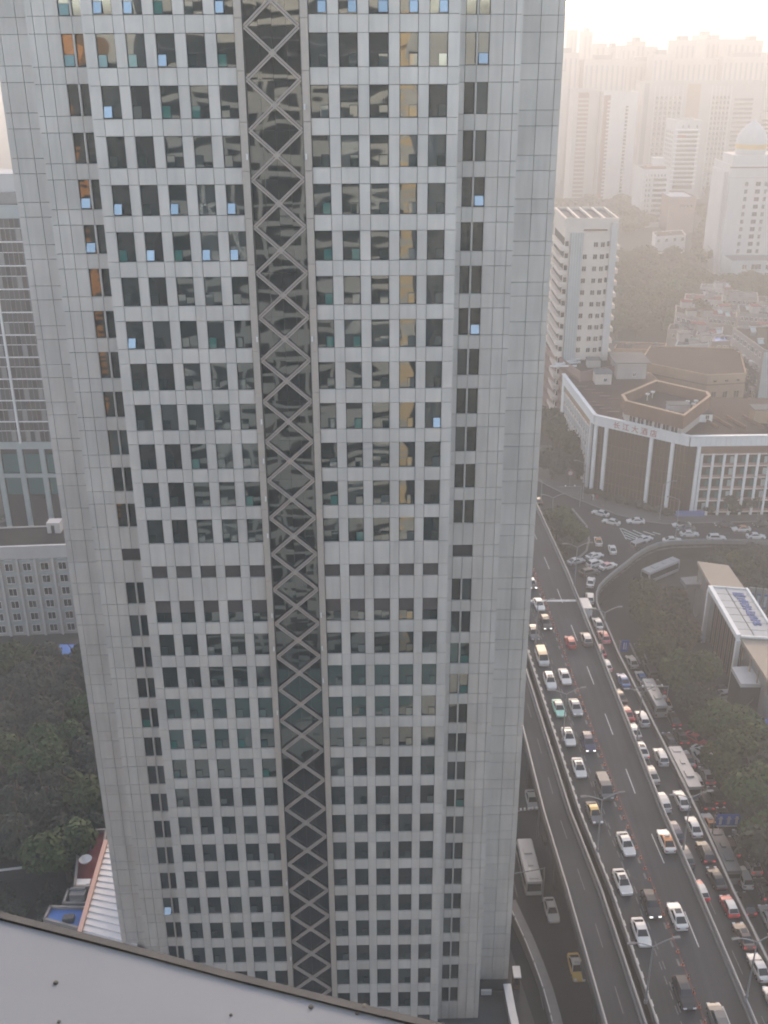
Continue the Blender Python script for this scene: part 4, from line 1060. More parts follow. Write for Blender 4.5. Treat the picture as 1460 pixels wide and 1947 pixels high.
p = at(158, 1678, 6.1); o = thing('roof_panel', 'small white sheet lying on the red roof edge', 'sheet', (p.x, p.y, 6.1)); MB().box(-1.1, 1.1, -.6, .6, .02, .14).build('sheet', 'white_paint', o); MB().box(.7, 1.2, -.75, -.55, .0, .3).build('bracket', 'pole_grey', o)
p = at(165, 1645, 6.1); o = thing('satellite_dish', 'white curved dish on the dark red roof', 'dish', (p.x, p.y, 6.1)); smooth(MB().lathe([(.05, .5), (.5, .62), (.85, .95), (.95, 1.2)], 14).build('bowl', 'white_paint', o)); MB().tube((0, 0, 0), (0, 0, .5), .07).build('stand', 'pole_grey', o)
low('blue_roof_house', 'low house with blue roof above the ledge, bottom left', 'house', [at(84, 1752, 5), at(160, 1772, 5), at(166, 1728, 5), at(96, 1726, 5)], 5, 'old_wall', 'roof_blue', ((0, 3, 1),), z0=0, n_cl=2, seed=42)
low('dark_roof_house', 'low dark-roofed house between the red and the blue roof', 'house', [at(120, 1722, 5), at(172, 1722, 5), at(178, 1694, 5), at(130, 1694, 5)], 5, 'old_wall', 'roof_dark', ((0, 3, 1),), z0=0, n_cl=4, seed=43, kinds=('box', 'heater'))
yl = px_line([(-40, 1660), (60, 1648), (108, 1643)], 2.4); o = thing('yard_wall', 'pale yard wall left of the red roofed house', 'wall', (yl[1].x, yl[1].y, 0)); m = MB(); strip_wall(m, rel(yl, o), -.12, .12, 0, 2.4); m.build('wall', 'concrete_dark', o); m = MB(); strip_wall(m, rel(yl, o), -.22, .22, 2.4, 2.5); m.build('coping', 'white_paint', o)
# ================================================================== station building with the lettered roof, right
SZ = 13.0
Q = dict(a=at(1325, 1066, SZ), b=at(1384, 1074, SZ), c=at(1418, 1122, SZ), d=at(1353, 1117, SZ), e=at(1408, 1212, SZ), f=at(1478, 1216, SZ), g=at(1462, 1300, SZ - .5), h=at(1530, 1306, SZ - .5))
st = thing('station_building', 'steel-framed station hall with beige roofs and blue lettering on its white roof', 'station', (Q['d'].x, Q['d'].y, 0)); so = Vector((Q['d'].x, Q['d'].y, 0))
def sp(k): return (Q[k] - so).to_2d()
MB().prism([tuple(sp('a')), tuple(sp('d')), tuple(sp('c')), tuple(sp('b'))], SZ - .7, SZ - .1).build('roof', 'roof_beige', st)
MB().prism([tuple(sp('e')), tuple(sp('g')), tuple(sp('h')), tuple(sp('f'))], SZ - .9, SZ - .3).build('roof', 'roof_beige', st)
ns = 7
for k in range(ns):
    f0, f1 = (k + .03) / ns, (k + .97) / ns
    MB().prism([tuple(sp('d').lerp(sp('e'), f0)), tuple(sp('d').lerp(sp('e'), f1)), tuple(sp('c').lerp(sp('f'), f1)), tuple(sp('c').lerp(sp('f'), f0))], SZ - .5, SZ + .15 + .004 * k).build('roof_panel', 'roof_panel', st)
def beam(p, q, w, z0, z1, name, mt):
    t = (q - p).normalized(); n = Vector((-t.y, t.x)) * w / 2; MB().prism([tuple(p + n), tuple(q + n), tuple(q - n), tuple(p - n)], z0, z1).build(name, mt, st)
beam(sp('d') - Vector((.45, 0)), sp('e') - Vector((.45, -.2)), .8, SZ - .5, SZ + .5, 'edge_beam', 'white_paint'); beam(sp('d'), sp('c'), .3, SZ + .02, SZ + .4, 'edge_beam', 'white_paint'); beam(sp('e'), sp('f'), .3, SZ + .02, SZ + .4, 'edge_beam', 'white_paint'); beam(sp('c'), sp('f'), .4, SZ, SZ + .6, 'edge_beam', 'white_paint')
beam(sp('d').lerp(sp('c'), .38), sp('e').lerp(sp('f'), .38), .12, SZ + .16, SZ + .3, 'roof_seam', 'concrete')
for k in ('d', 'e'): p = sp(k) + Vector((-.45, 0)); MB().box(-.4, .4, -.4, .4, 0, SZ - .5).build('steel_post', 'white_paint', st, (p.x, p.y, 0))
MB().prism([tuple(sp('a') + Vector((.5, 0))), tuple(sp('d') + Vector((1, 0))), tuple(sp('e') + Vector((1.2, 0))), tuple(sp('g') + Vector((.8, 1))), tuple(sp('h')), tuple(sp('f')), tuple(sp('c')), tuple(sp('b'))], 0, SZ - .95).build('wall', 'grey_wall', st)
# terraces on the street side
ter = [at(1293, 1095, 9), at(1345, 1090, 9), at(1362, 1150, 9), at(1338, 1108, 9), at(1303, 1108, 9)]
MB().prism([tuple((p - so).to_2d()) for p in (ter[0], ter[1], ter[2], ter[3], ter[4])], 7.6, 8.6).build('terrace', 'concrete', st)
t2 = [at(1390, 1268, 9), at(1408, 1300, 9), at(1520, 1300, 9), at(1520, 1262, 9)]
MB().prism([tuple((p - so).to_2d()) for p in t2], 0, 8.2).build('terrace_base', 'concrete_dark', st); MB().prism([tuple((p - so).to_2d()) for p in t2], 8.2, 9.0).build('terrace', 'white_wall', st)
for u in rng(.1, .9, 4):
    p = sp('a').lerp(sp('d'), u); MB().box(-.1, .1, -.1, .1, 8.6, SZ - .7).build('post', 'tan_wall', st, (p.x + .2, p.y, 0)); p = sp('e').lerp(sp('g'), u); MB().box(-.1, .1, -.1, .1, 9, SZ - .9).build('post', 'tan_wall', st, (p.x + .2, p.y, 0))
for k, u in enumerate(rng(.04, .96, 16)):
    p = sp('d').lerp(sp('e'), u); put('wall_slat', box_mesh(.5, .12, SZ - 3, 'brick_brown' if k % 2 else 'concrete_dark', 'wall_slat'), st, (p.x + .95, p.y, .2), rot=(0, 0, math.pi / 2))
# the sign painted in raised blue strokes along the far edge
dirr = (sp('e') - sp('d')); acr = (sp('c') - sp('d')); rs = random.Random(4)
def signbar(u0, u1, v0, v1, mt='sign_blue'):
    MB().prism([tuple(sp('d') + dirr * u0 + acr * v0), tuple(sp('d') + dirr * u1 + acr * v0), tuple(sp('d') + dirr * u1 + acr * v1), tuple(sp('d') + dirr * u0 + acr * v1)], SZ + .22, SZ + .34).build('sign_stroke', mt, st)
for (u0, u1, v0, v1) in ((.10, .115, .50, .82), (.165, .18, .50, .82), (.115, .165, .50, .54), (.115, .165, .78, .82), (.12, .16, .62, .66), (.128, .15, .56, .76)): signbar(u0, u1, v0, v1)
for k in range(10):
    u = .21 + k * .055
    signbar(u, u + .018, .52 + rs.uniform(0, .05), .80 + rs.uniform(-.05, .02)); signbar(u + .019, u + .052, .54 + rs.uniform(0, .08), .60 + rs.uniform(0, .08))
    if k % 3 != 1: signbar(u + .019, u + .05, .70 + rs.uniform(-.03, .03), .76)
    if k % 2: signbar(u + .024, u + .036, .60, .78)
# hoarding behind the station
p0, p1 = at(1418, 1150, 2), at(1500, 1160, 2); o = thing('hoarding', 'grey site hoarding with blue-framed posters behind the station roof', 'hoarding', (p0.x, p0.y, 0)); v = (p1 - p0).to_2d(); 
for k in range(6):
    a, b = v * (k / 6 + .01), v * ((k + 1) / 6 - .01); n = Vector((v.y, -v.x)).normalized() * .15
    MB().prism([tuple(a - n), tuple(b - n), tuple(b + n), tuple(a + n)], 0, 6.5).build('panel', 'grey_wall', o); a2, b2 = a.lerp(b, .2), a.lerp(b, .8); MB().prism([tuple(a2 + n * 1.05), tuple(b2 + n * 1.05), tuple(b2 + n * 1.4), tuple(a2 + n * 1.4)], 1.6, 5.2).build('poster', 'sign_blue', o); a2, b2 = a.lerp(b, .28), a.lerp(b, .72); MB().prism([tuple(a2 + n * 1.45), tuple(b2 + n * 1.45), tuple(b2 + n * 1.7), tuple(a2 + n * 1.7)], 2.1, 4.7).build('poster_sheet', 'bluegrey_wall', o)
low('blue_shed', 'blue-walled shed half hidden by trees at the right edge', 'shed', [at(1423, 1372, 5), at(1450, 1425, 5), at(1500, 1425, 5), at(1480, 1372, 5)], 5, 'roof_blue', 'roof_blue', (), z0=0, n_cl=0)

# ================================================================== trees
def crown_mesh(seed, n, mt, lobes=9, flat=.8, leaf=.062):
    """leaf sprays scattered through overlapping lobes; unit radius, sits on z = 0"""
    r = random.Random(seed); L = []
    for k in range(lobes):
        w = r.uniform(0, 6.283); d = r.uniform(.15, .62) if k else 0
        L.append((math.cos(w) * d, math.sin(w) * d, r.uniform(.25, 1.05) * flat if k else .55 * flat, r.uniform(.30, .52)))
    v = []; f = []
    for _ in range(n):
        cx, cy, cz, R = r.choice(L)
        a, b = r.uniform(0, 6.283), math.acos(r.uniform(-.8, 1)); q = R * (r.uniform(.55, 1.0) ** .5) * r.uniform(.9, 1.08)
        nx, ny, nz = math.cos(a) * math.sin(b), math.sin(a) * math.sin(b), math.cos(b)
        p = Vector((cx + nx * q, cy + ny * q, cz + nz * q * .85))
        nn = (Vector((nx, ny, nz)) + Vector((r.gauss(0, .5), r.gauss(0, .5), r.gauss(0, .5) + .3))).normalized()
        t = nn.orthogonal().normalized(); t.rotate(Matrix.Rotation(r.uniform(0, 6.28), 3, nn)); u = nn.cross(t)
        s = leaf * r.uniform(.6, 1.35); k = len(v)
        for (i, j) in ((-1, -.25), (-.2, -.7), (.8, -.4), (1, .3), (.1, .75), (-.7, .5)): v.append(tuple(p + t * (i * s) + u * (j * s)))
        f += [(k, k + 1, k + 2, k + 3), (k, k + 3, k + 4, k + 5)]
    me = bpy.data.meshes.new('crown'); me.from_pydata(v, [], f); me.materials.append(MATS[mt]); me.update(); return me
CROWNS = {mt: [crown_mesh(i * 7 + len(mt), 4200, mt, 8 + i) for i in range(3)] for mt in ('leaf_green', 'leaf_olive', 'leaf_brown', 'leaf_dark')}
def trunk_mesh(seed):
    r = random.Random(seed); m = MB(); m.tube((0, 0, 0), (.01, .01, .55), .045, .028, 7)
    for k in range(5):
        w = k * 1.26 + r.uniform(-.3, .3); z = .38 + .05 * k; m.tube((.01, .01, z), (math.cos(w) * .42, math.sin(w) * .42, z + .38), .018, .006, 5)
    m.tube((.01, .01, .55), (0, 0, .95), .028, .01, 6); return m.mesh('trunk', 'bark')
TRUNKS = [trunk_mesh(i) for i in range(3)]
tree_i = [0]
def tree(name, label, px, py, zc, rad, ht, mt, z0=0.0, group=None, xy=None, sq=1.0):
    """rad = crown radius, ht = full height; px, py sight the middle of the crown"""
    tree_i[0] += 1; k = tree_i[0]; r = random.Random(k)
    p = at(px, py, z0 + zc) if xy is None else Vector((xy[0], xy[1], 0))
    o = thing(name, label, 'tree', (p.x, p.y, z0), r.uniform(0, 6.28), group)
    t = put('trunk', TRUNKS[k % 3], o); t.scale = (ht, ht, ht)
    ch = ht * .74; c = put('crown', CROWNS[mt][k % 3], o, (0, 0, ht - ch)); c.scale = (rad * 1.12, rad * 1.12 * r.uniform(.88, 1.1), ch / 1.28 * sq)
    return o
G, O_, B_, D_ = 'leaf_green', 'leaf_olive', 'leaf_brown', 'leaf_dark'
near = [(1222, 1128, 5.2, 9, O_, 'loose olive tree at the top of the row beside the ramp'), (1262, 1140, 5.5, 10, B_, 'brownish autumn tree behind the olive tree in the row beside the ramp'),
        (1245, 1180, 5.2, 10, O_, 'olive tree second from the top of the row beside the ramp'), (1285, 1205, 5.6, 11, B_, 'rusty brown autumn tree nearest the station steel post'),
        (1262, 1222, 4.8, 10, O_, 'olive tree low in the row between ramp and station'), (1304, 1272, 5.6, 11.5, G, 'dense green tree nearest the grey van, below the brown trees'),
        (1322, 1312, 4.6, 9, D_, 'shaded dark tree just below the dense green tree'), (1388, 1372, 5.6, 10.5, G, 'green tree in front of the blue shed'),
        (1420, 1415, 5.6, 11, G, 'green tree standing below the blue shed'), (1402, 1440, 5.2, 10, G, 'broad green tree left of the blue shed tree, beside parked cars'), (1440, 1455, 6.0, 11, D_, 'dark tree at the right edge beside the blue shed'),
        (1438, 1497, 6.0, 11.5, G, 'broad green tree above the blue road sign'), (1478, 1530, 6.2, 12, D_, 'dark tree at the right edge above the road sign'), (1472, 1585, 6.0, 11, G, 'green tree overhanging the queue right of the blue road sign'),
        (1500, 1612, 6.4, 12, D_, 'dark tree cut by the right frame edge below the sign'), (1512, 1660, 5.0, 10, D_, 'lowest dark tree at the right frame edge')]
for px, py, rd, h, mt, lb in near: tree('street_tree', lb, px, py, h * .62, rd, h, mt)
for px, py, rd, h, lb in ((1072, 982, 4.6, 8.0, 'tallest green tree on the kerbed island beside the viaduct'), (1095, 1012, 3.8, 6.5, 'green tree at the right tip of the kerbed island'), (1058, 1003, 3.6, 6.5, 'green island tree squeezed against the viaduct parapet'), (1080, 1036, 3.4, 5.0, 'low shaded tree at the near end of the kerbed island')):
    tree('island_tree', lb, px, py, h * .55, rd, h, G if rd > 3.7 else D_, ZP)
for px, py, rd, h, mt, lb in ((1370, 1062, 5, 9, D_, 'dark tree under the curved parapet, leftmost above the station roof'), (1400, 1062, 5.2, 9.5, O_, 'olive tree under the curved parapet above the station roof'), (1435, 1058, 5.5, 9.5, D_, 'dark tree under the curved parapet near the right edge'), (1462, 1070, 5.2, 9.5, D_, 'dark tree under the curved parapet at the frame edge'), (1440, 1100, 4.6, 8, D_, 'dark tree between station roof and hoarding')):
    tree('street_tree', lb, px, py, h * .6, rd, h, mt)
for px, py, rd, h, lb in ((1362, 942, 3.6, 7, 'dark bush tree at the first grid post of the corner hotel'), (1388, 950, 3.8, 7, 'dark bush tree second before the gridded hotel wing'), (1415, 945, 4.0, 7.5, 'dark bush tree third before the gridded hotel wing'), (1440, 935, 4.2, 8.5, 'tall dark bush tree before the gridded wing near the edge'), (1466, 930, 4.4, 9, 'dark bush tree cut by the frame edge before the hotel wing'), (1345, 962, 2.2, 4, 'small shrub at the foot of the last white hotel column')):
    tree('hotel_tree', lb, px, py, h * .55, rd, h, D_, ZP)
for px, py, rd, h, mt, lb in ((1058, 815, 6.5, 13, O_, 'big olive tree beside the brown podium, left of the hotel wing'), (1085, 850, 6, 12, O_, 'olive tree in front of the gridded left hotel wing'), (1052, 872, 5.5, 11, D_, 'dark tree below the olive trees next to the granite tower'), (1098, 880, 4.5, 9, D_, 'dark tree at the corner column of the hotel'), (1040, 800, 6, 12, O_, 'olive tree half hidden by the granite tower edge')):
    tree('street_tree', lb, px, py, h * .55, rd, h, mt, ZP)
# hedge along the glazed corner
a, b, t, n = corner.face(1); a, b = a + corner.c, b + corner.c
for k in range(9):
    p = a.lerp(b, .06 + .105 * k) + n * 2.4; tree('hedge_shrub', 'dark clipped shrub in the hedge along the brown glass corner', 0, 0, 0, 1.9, 2.3, D_, ZP, 'hedge along the brown glass corner', (p.x, p.y))
r = random.Random(5)
def wood(n, xr, yr, name, label, group, mts, z0, rr, hh, mind=9):
    pts = []; tries = 0
    while len(pts) < n and tries < 4000:
        tries += 1; px, py = r.uniform(*xr), r.uniform(*yr); p = at(px, py, z0 + 6)
        if all((p.x - q.x) ** 2 + (p.y - q.y) ** 2 > mind ** 2 for q in pts): pts.append(p)
    for p in pts: tree(name, label, 0, 0, 0, r.uniform(*rr), r.uniform(*hh), r.choice(mts), z0, group, (p.x, p.y))
wood(42, (1168, 1325), (486, 625), 'park_tree', 'hazy olive tree in the park behind the hotel tower', 'park trees behind the hotel tower', [O_, O_, G, B_], ZP, (6, 8.5), (11, 15), 9)
wood(14, (1335, 1368), (352, 500), 'slope_tree', 'hazy tree in the strip left of the domed tower', 'trees left of the domed tower', [O_, B_], ZP, (7, 9), (12, 16), 11)
wood(24, (1060, 1235), (380, 432), 'distant_tree', 'brown-hazed tree below the pair of far apartment towers', 'trees below the far apartment towers', [O_, B_, B_], ZP, (7, 10), (11, 15), 14)
wood(14, (1370, 1470), (532, 566), 'garden_tree', 'hazy tree below the white annexe of the domed tower', 'trees below the domed annexe', [O_, G], ZP, (5, 7), (9, 12), 8)
wood(44, (-40, 190), (1255, 1620), 'grove_tree', 'dark tree in the dense grove left of the granite tower', 'grove left of the granite tower', [D_, D_, G], 0, (4.4, 6.0), (9, 12.5), 5.4)
wood(12, (-30, 100), (1670, 1720), 'yard_tree', 'dark scrubby tree behind the yard wall, bottom left', 'scrub behind the yard wall', [D_], 0, (2.0, 3.0), (3.5, 5), 3.5)
for k in range(8):
    tree('garden_tree', 'dark tree in the garden between dormitory and curtain wall block', 0, 0, 0, 3.4 + .3 * (k % 3), 7.5 + (k % 4), D_, 0, 'garden behind the dormitory', (-104 + 4.6 * k, 222 + 3.5 * (k % 3)))

# ================================================================== vehicles
def loft(rings, caps=True):
    m = MB(); n = len(rings[0])
    for rg in rings: m.v += [tuple(p) for p in rg]
    for k in range(len(rings) - 1):
        for i in range(n):
            j = (i + 1) % n; m.f.append((k * n + i, (k + 1) * n + i, (k + 1) * n + j, k * n + j)); m.m.append(0)
    if caps:
        m.f.append(tuple(range(n))); m.m.append(0); q = (len(rings) - 1) * n; m.f.append(tuple(q + i for i in reversed(range(n)))); m.m.append(0)
    return m
def body_ring(x, w, zl, zm, zt, wt):
    return [(x, -w * .96, zl), (x, -w, zm * .55 + zl * .45), (x, -w, zm), (x, -wt, zt), (x, wt, zt), (x, w, zm), (x, w, zm * .55 + zl * .45), (x, w * .96, zl)]
KINDS = {}
def make_kind(kind):
    P = {}
    if kind in ('sedan', 'suv', 'hatch'):
        L, W = {'sedan': (4.65, .90), 'suv': (4.65, .93), 'hatch': (4.1, .87)}[kind]; h = L / 2
        zh = {'sedan': .86, 'suv': 1.0, 'hatch': .90}[kind]; zr = {'sedan': 1.44, 'suv': 1.68, 'hatch': 1.48}[kind]
        rear_deck = zh + .08
        st = [(-h, .62, .35, .55, .66), (-h + .06, .80, .28, .66, rear_deck - .10), (-h + .30, .93, .22, .76, rear_deck), (-h * .5, 1.0, .20, .78, rear_deck), (0, 1.0, .20, .78, zh + .06), (h * .42, 1.0, .20, .76, zh + .02), (h * .72, .98, .20, .72, zh - .08), (h - .22, .90, .22, .64, zh - .20), (h - .05, .76, .28, .56, .62), (h, .60, .34, .50, .55)]
        P['body'] = loft([body_ring(x, W * w, zl, zm, zt, W * w * .90) for x, w, zl, zm, zt in st]).mesh('body', 'paint_car_white')
        if kind == 'sedan': xs = (h * .46, h * .14, -h * .38, -h * .76)
        elif kind == 'suv': xs = (h * .44, h * .16, -h * .72, -h * .92)
        else: xs = (h * .46, h * .16, -h * .66, -h * .90)
        b0, b1 = W * .86, W * .66
        lo = [(xs[0], b0, zh + .0), (xs[3], b0 * .97, rear_deck - .02)]; up = [(xs[1], b1, zr - .03), (xs[2], b1, zr - .03)]
        # cabin shell (pillars and roof) as a slightly domed frustum
        rg = [[(xs[0], -b0, zh - .05), (xs[0] - .02, -b0, zh), (xs[0] - .02, b0, zh), (xs[0], b0, zh - .05)], [(xs[1] + .05, -b0, zh - .05), (xs[1], -b1, zr - .04), (xs[1], b1, zr - .04), (xs[1] + .05, b0, zh - .05)],
              [((xs[1] + xs[2]) / 2, -b0, zh - .05), ((xs[1] + xs[2]) / 2, -b1 * 1.02, zr), ((xs[1] + xs[2]) / 2, b1 * 1.02, zr), ((xs[1] + xs[2]) / 2, b0, zh - .05)],
              [(xs[2] - .05, -b0, zh - .05), (xs[2], -b1, zr - .05), (xs[2], b1, zr - .05), (xs[2] - .05, b0, zh - .05)], [(xs[3], -b0, zh - .05), (xs[3], -b0 * .95, rear_deck), (xs[3], b0 * .95, rear_deck), (xs[3], b0, zh - .05)]]
        P['cabin'] = loft(rg).mesh('cabin', 'paint_car_white')
        def pane(pts, out, name):
            m = MB(); o = Vector(out) * .014; pts = [Vector(p) for p in pts]; c = sum(pts, Vector()) / len(pts)
            m.poly([p + (c - p) * .10 + o for p in pts]); return m.mesh(name, 'car_glass')
        P['windshield'] = pane([(xs[0], -b0, zh), (xs[0], b0, zh), (xs[1], b1, zr - .04), (xs[1], -b1, zr - .04)], (1, 0, 1.0), 'windshield')
        P['rear_window'] = pane([(xs[3], -b0 * .95, rear_deck), (xs[2], -b1, zr - .05), (xs[2], b1, zr - .05), (xs[3], b0 * .95, rear_deck)], (-1, 0, 1), 'rear_window')
        for s in (-1, 1):
            xm = (xs[1] + xs[2]) / 2
            P['side_window%d' % s] = pane([(xs[0] - .28, s * b0 * .975, zh + .06), (xs[1] - .02, s * b1 * 1.03, zr - .10), (xs[2] + .02, s * b1 * 1.03, zr - .10), (xs[3] + .25, s * b0 * .965, zh + .10)], (0, s * 2.2, .8), 'side_window')
        wheels = ((h * .60, W * .90), (-h * .58, W * .90)); wr = .33 if kind != 'suv' else .37
        lights = [(h - .16, W * .62, .60, .16, .20, .08), (-h + .10, W * .66, rear_deck - .22, .10, .20, .08)]
    elif kind == 'van':
        L, W, zr = 5.0, .95, 2.0; h = L / 2
        st = [(-h, .92, .3, 1.0, 1.15), (-h + .08, .98, .25, 1.05, 1.25), (h * .7, 1.0, .25, 1.05, 1.25), (h * .9, .97, .25, .95, 1.08), (h, .85, .3, .7, .85)]
        P['body'] = loft([body_ring(x, W * w, zl, zm, zt, W * w * .98) for x, w, zl, zm, zt in st]).mesh('body', 'paint_car_white')
        P['cabin'] = loft([[(-h + .03, -W * .94, 1.1), (-h + .12, -W * .84, zr - .05), (-h + .12, W * .84, zr - .05), (-h + .03, W * .94, 1.1)], [(0, -W * .95, 1.1), (0, -W * .86, zr), (0, W * .86, zr), (0, W * .95, 1.1)], [(h * .55, -W * .95, 1.1), (h * .40, -W * .84, zr - .06), (h * .40, W * .84, zr - .06), (h * .55, W * .95, 1.1)], [(h * .80, -W * .92, 1.1), (h * .78, -W * .9, 1.14), (h * .78, W * .9, 1.14), (h * .80, W * .92, 1.1)]]).mesh('cabin', 'paint_car_white')
        m = MB(); m.poly([(h * .78 + .02, -W * .84, 1.20), (h * .78 + .02, W * .84, 1.20), (h * .42 + .04, W * .78, zr - .08), (h * .42 + .04, -W * .78, zr - .08)]); P['windshield'] = m.mesh('windshield', 'car_glass')
        m = MB(); m.poly([(-h + .02, -W * .78, 1.25), (-h + .09, -W * .72, zr - .18), (-h + .09, W * .72, zr - .18), (-h + .02, W * .78, 1.25)]); P['rear_window'] = m.mesh('rear_window', 'car_glass')
        for s in (-1, 1): m = MB(); m.poly([(h * .5, s * W * .955, 1.2), (h * .38, s * W * .885, zr - .2), (-h + .3, s * W * .885, zr - .2), (-h + .25, s * W * .955, 1.2)]); P['side_window%d' % s] = m.mesh('side_window', 'car_glass')
        wheels = ((h * .62, W * .90), (-h * .60, W * .90)); wr = .34; lights = [(h - .10, W * .62, .74, .12, .2, .1), (-h + .02, W * .80, 1.0, .08, .10, .2)]
    elif kind in ('bus', 'coach', 'truck'):
        L, W, zr = {'bus': (9.2, 1.22, 3.0), 'coach': (11.0, 1.25, 3.3), 'truck': (6.0, 1.05, 2.9)}[kind]; h = L / 2
        m = MB()
        if kind == 'truck': m.box(-h, h * .45, -W, W, .75, zr); m.box(h * .5, h, -W * .92, W * .92, .45, 2.1); m.box(-h, h, -W * .5, W * .5, .45, .74)
        else:
            m = loft([[(x, -W * k, .35), (x, -W * k, zr - .25), (x, -W * k * .88, zr), (x, W * k * .88, zr), (x, W * k, zr - .25), (x, W * k, .35)] for x, k in ((-h, .95), (-h + .15, 1), (h - .2, 1), (h, .94))])
        P['body'] = m.mesh('body', 'paint_car_white')
        m = MB()
        if kind != 'truck':
            m.box(-h * .55, -h * .25, -W * .5, W * .5, zr + .003, zr + .22); m.box(h * .1, h * .3, -W * .28, W * .28, zr + .003, zr + .14); m.box(h * .70, h * .88, -W * .55, W * .55, zr + .003, zr + .10)
        else: m.box(-h, h * .45, -W * .98, W * .98, zr + .003, zr + .05)
        P['roof_unit'] = m.mesh('roof_unit', 'paint_car_silver')
        m = MB(); xf = h + .012 if kind != 'truck' else h + .01; zt = zr - .45 if kind != 'truck' else 2.0; m.poly([(xf, -W * .86, 1.15), (xf, W * .86, 1.15), (xf - .01, W * .84, zt), (xf - .01, -W * .84, zt)]); P['windshield'] = m.mesh('windshield', 'car_glass')
        if kind != 'truck':
            m = MB(); m.poly([(-h - .012, -W * .8, 1.6), (-h - .012, W * .8, 1.6), (-h - .012, W * .78, zr - .6), (-h - .012, -W * .78, zr - .6)]); P['rear_window'] = m.mesh('rear_window', 'car_glass')
            for s in (-1, 1): m = MB(); m.poly([(h - .5, s * (W + .012), 1.25), (h - .5, s * (W + .012), zr - .6), (-h + .4, s * (W + .012), zr - .6), (-h + .4, s * (W + .012), 1.25)]); P['side_window%d' % s] = m.mesh('side_window', 'car_glass')
        wheels = ((h * .62, W * .90), (-h * .55, W * .90)); wr = .48; lights = [(h - .02, W * .72, .75, .1, .22, .12), (-h + .02, W * .75, .9, .08, .14, .2)]
    wm = MB(); wm.tube((0, -.11, 0), (0, .11, 0), wr, n=14); rim = MB(); rim.tube((0, -.115, 0), (0, .115, 0), wr * .58, n=10)
    P['_wheel'] = ((wm.mesh('wheel', 'tyre'), rim.mesh('rim', 'rail_metal')), wheels, wr)
    P['_lights'] = []
    for nm, (x, y, z, dx, dy, dz), mt in zip(('headlight', 'taillight'), lights, ('lamp_clear', 'tail_off')):
        P['_lights'].append((nm, MB().box(-dx, dx, -dy, dy, -dz, dz).mesh(nm, mt), x, y, z))
    P['_h'] = zr
    KINDS[kind] = P
for k in ('sedan', 'suv', 'hatch', 'van', 'bus', 'coach', 'truck'):
    make_kind(k)
    for nm, me in KINDS[k].items():
        if nm in ('body', 'cabin'): me.polygons.foreach_set('use_smooth', [False] * len(me.polygons))
sign_me = MB().box(-.14, .14, -.35, .35, 0, .16).mesh('roof_sign', 'post_white'); rack_me = MB().box(-1.0, .75, -.50, -.45, 0, .05).box(-1.0, .75, .45, .50, 0, .05).mesh('roof_rail', 'paint_car_silver')
sunroof_me = MB().box(-.35, .45, -.42, .42, 0, .012).mesh('sunroof', 'car_glass')
CATS = dict(sedan='car', suv='car', hatch='car', van='van', bus='bus', coach='coach', truck='truck')
def setmat(o, m): o.material_slots[0].link = 'OBJECT'; o.material_slots[0].material = MATS[m]
def vehicle(kind, loc, rz, body, top, label, group, lit='', taxi=False, extra=''):
    P = KINDS[kind]; o = thing(kind if kind not in ('suv', 'hatch') else {'suv': 'sport_utility_car', 'hatch': 'hatchback'}[kind], label, CATS[kind], loc, rz, group)
    for nm, me in P.items():
        if nm[0] == '_': continue
        q = put(nm.rstrip('-1').rstrip('1') if nm.startswith('side_window') else nm, me, o)
        if nm == 'body': setmat(q, 'paint_car_' + body)
        elif nm in ('cabin', 'roof_unit'): setmat(q, 'paint_car_' + top)
    wm, ws, wr = P['_wheel']
    for x, y in ws:
        for s in (-1, 1): put('rim', wm[1], put('wheel', wm[0], o, (x, s * y, wr)))
    for nm, me, x, y, z in P['_lights']:
        for s in (-1, 1):
            q = put(nm, me, o, (x, s * y, z))
            if nm == 'headlight' and 'h' in lit: setmat(q, 'lamp_on')
            if nm == 'taillight' and 't' in lit: setmat(q, 'tail_on')
    if taxi: put('roof_sign', sign_me, o, (.0, 0, P['_h']))
    if 'r' in extra: put('roof_rail', rack_me, o, (0, 0, P['_h'] - .03))
    if 's' in extra: put('sunroof', sunroof_me, o, (-.05, 0, P['_h'] + .001))
    return o
# zone: level, group, wording;   M oncoming, N outbound on the viaduct, R ramp, G street right, A street left, J crossing
ZONES = dict(M=(ZD + .012, 'cars in the oncoming lanes of the viaduct', 'in the oncoming viaduct lanes'), N=(ZD + .012, 'cars in the outbound lanes of the viaduct', 'in the outbound viaduct lanes'),
             R=(ZP + .012, 'cars on the ramp', 'on the ramp'), G=(.012, 'cars in the street queue below the ramp', 'in the street queue'),
             A=(.012, 'vehicles on the street at the tower foot', 'on the street at the tower foot'), J=(ZP + .014, 'cars on the crossing', 'on the crossing'), K=(.012, 'cars parked in the yard', 'parked in the yard by the trees'))
def c5(x, y): return 980 + x / 3.0417, 850 + y / 3.0417
def c6(x, y): return 980 + x / 3.0417, 1250 + y / 3.0417
def c7(x, y): return 900 + x / 2.607, 1550 + y / 2.607
def cJ(x, y): return 1010 + x / 6.348, 860 + y / 6.348
def cK(x, y): return 1160 + x / 4.867, 900 + y / 4.867
V = []
def v(p, zone, kind, body, top=None, lit='', taxi=False, head=None, extra='', lab=None): V.append(dict(p=p, zone=zone, kind=kind, body=body, top=top or body, lit=lit, taxi=taxi, head=head, extra=extra, lab=lab))
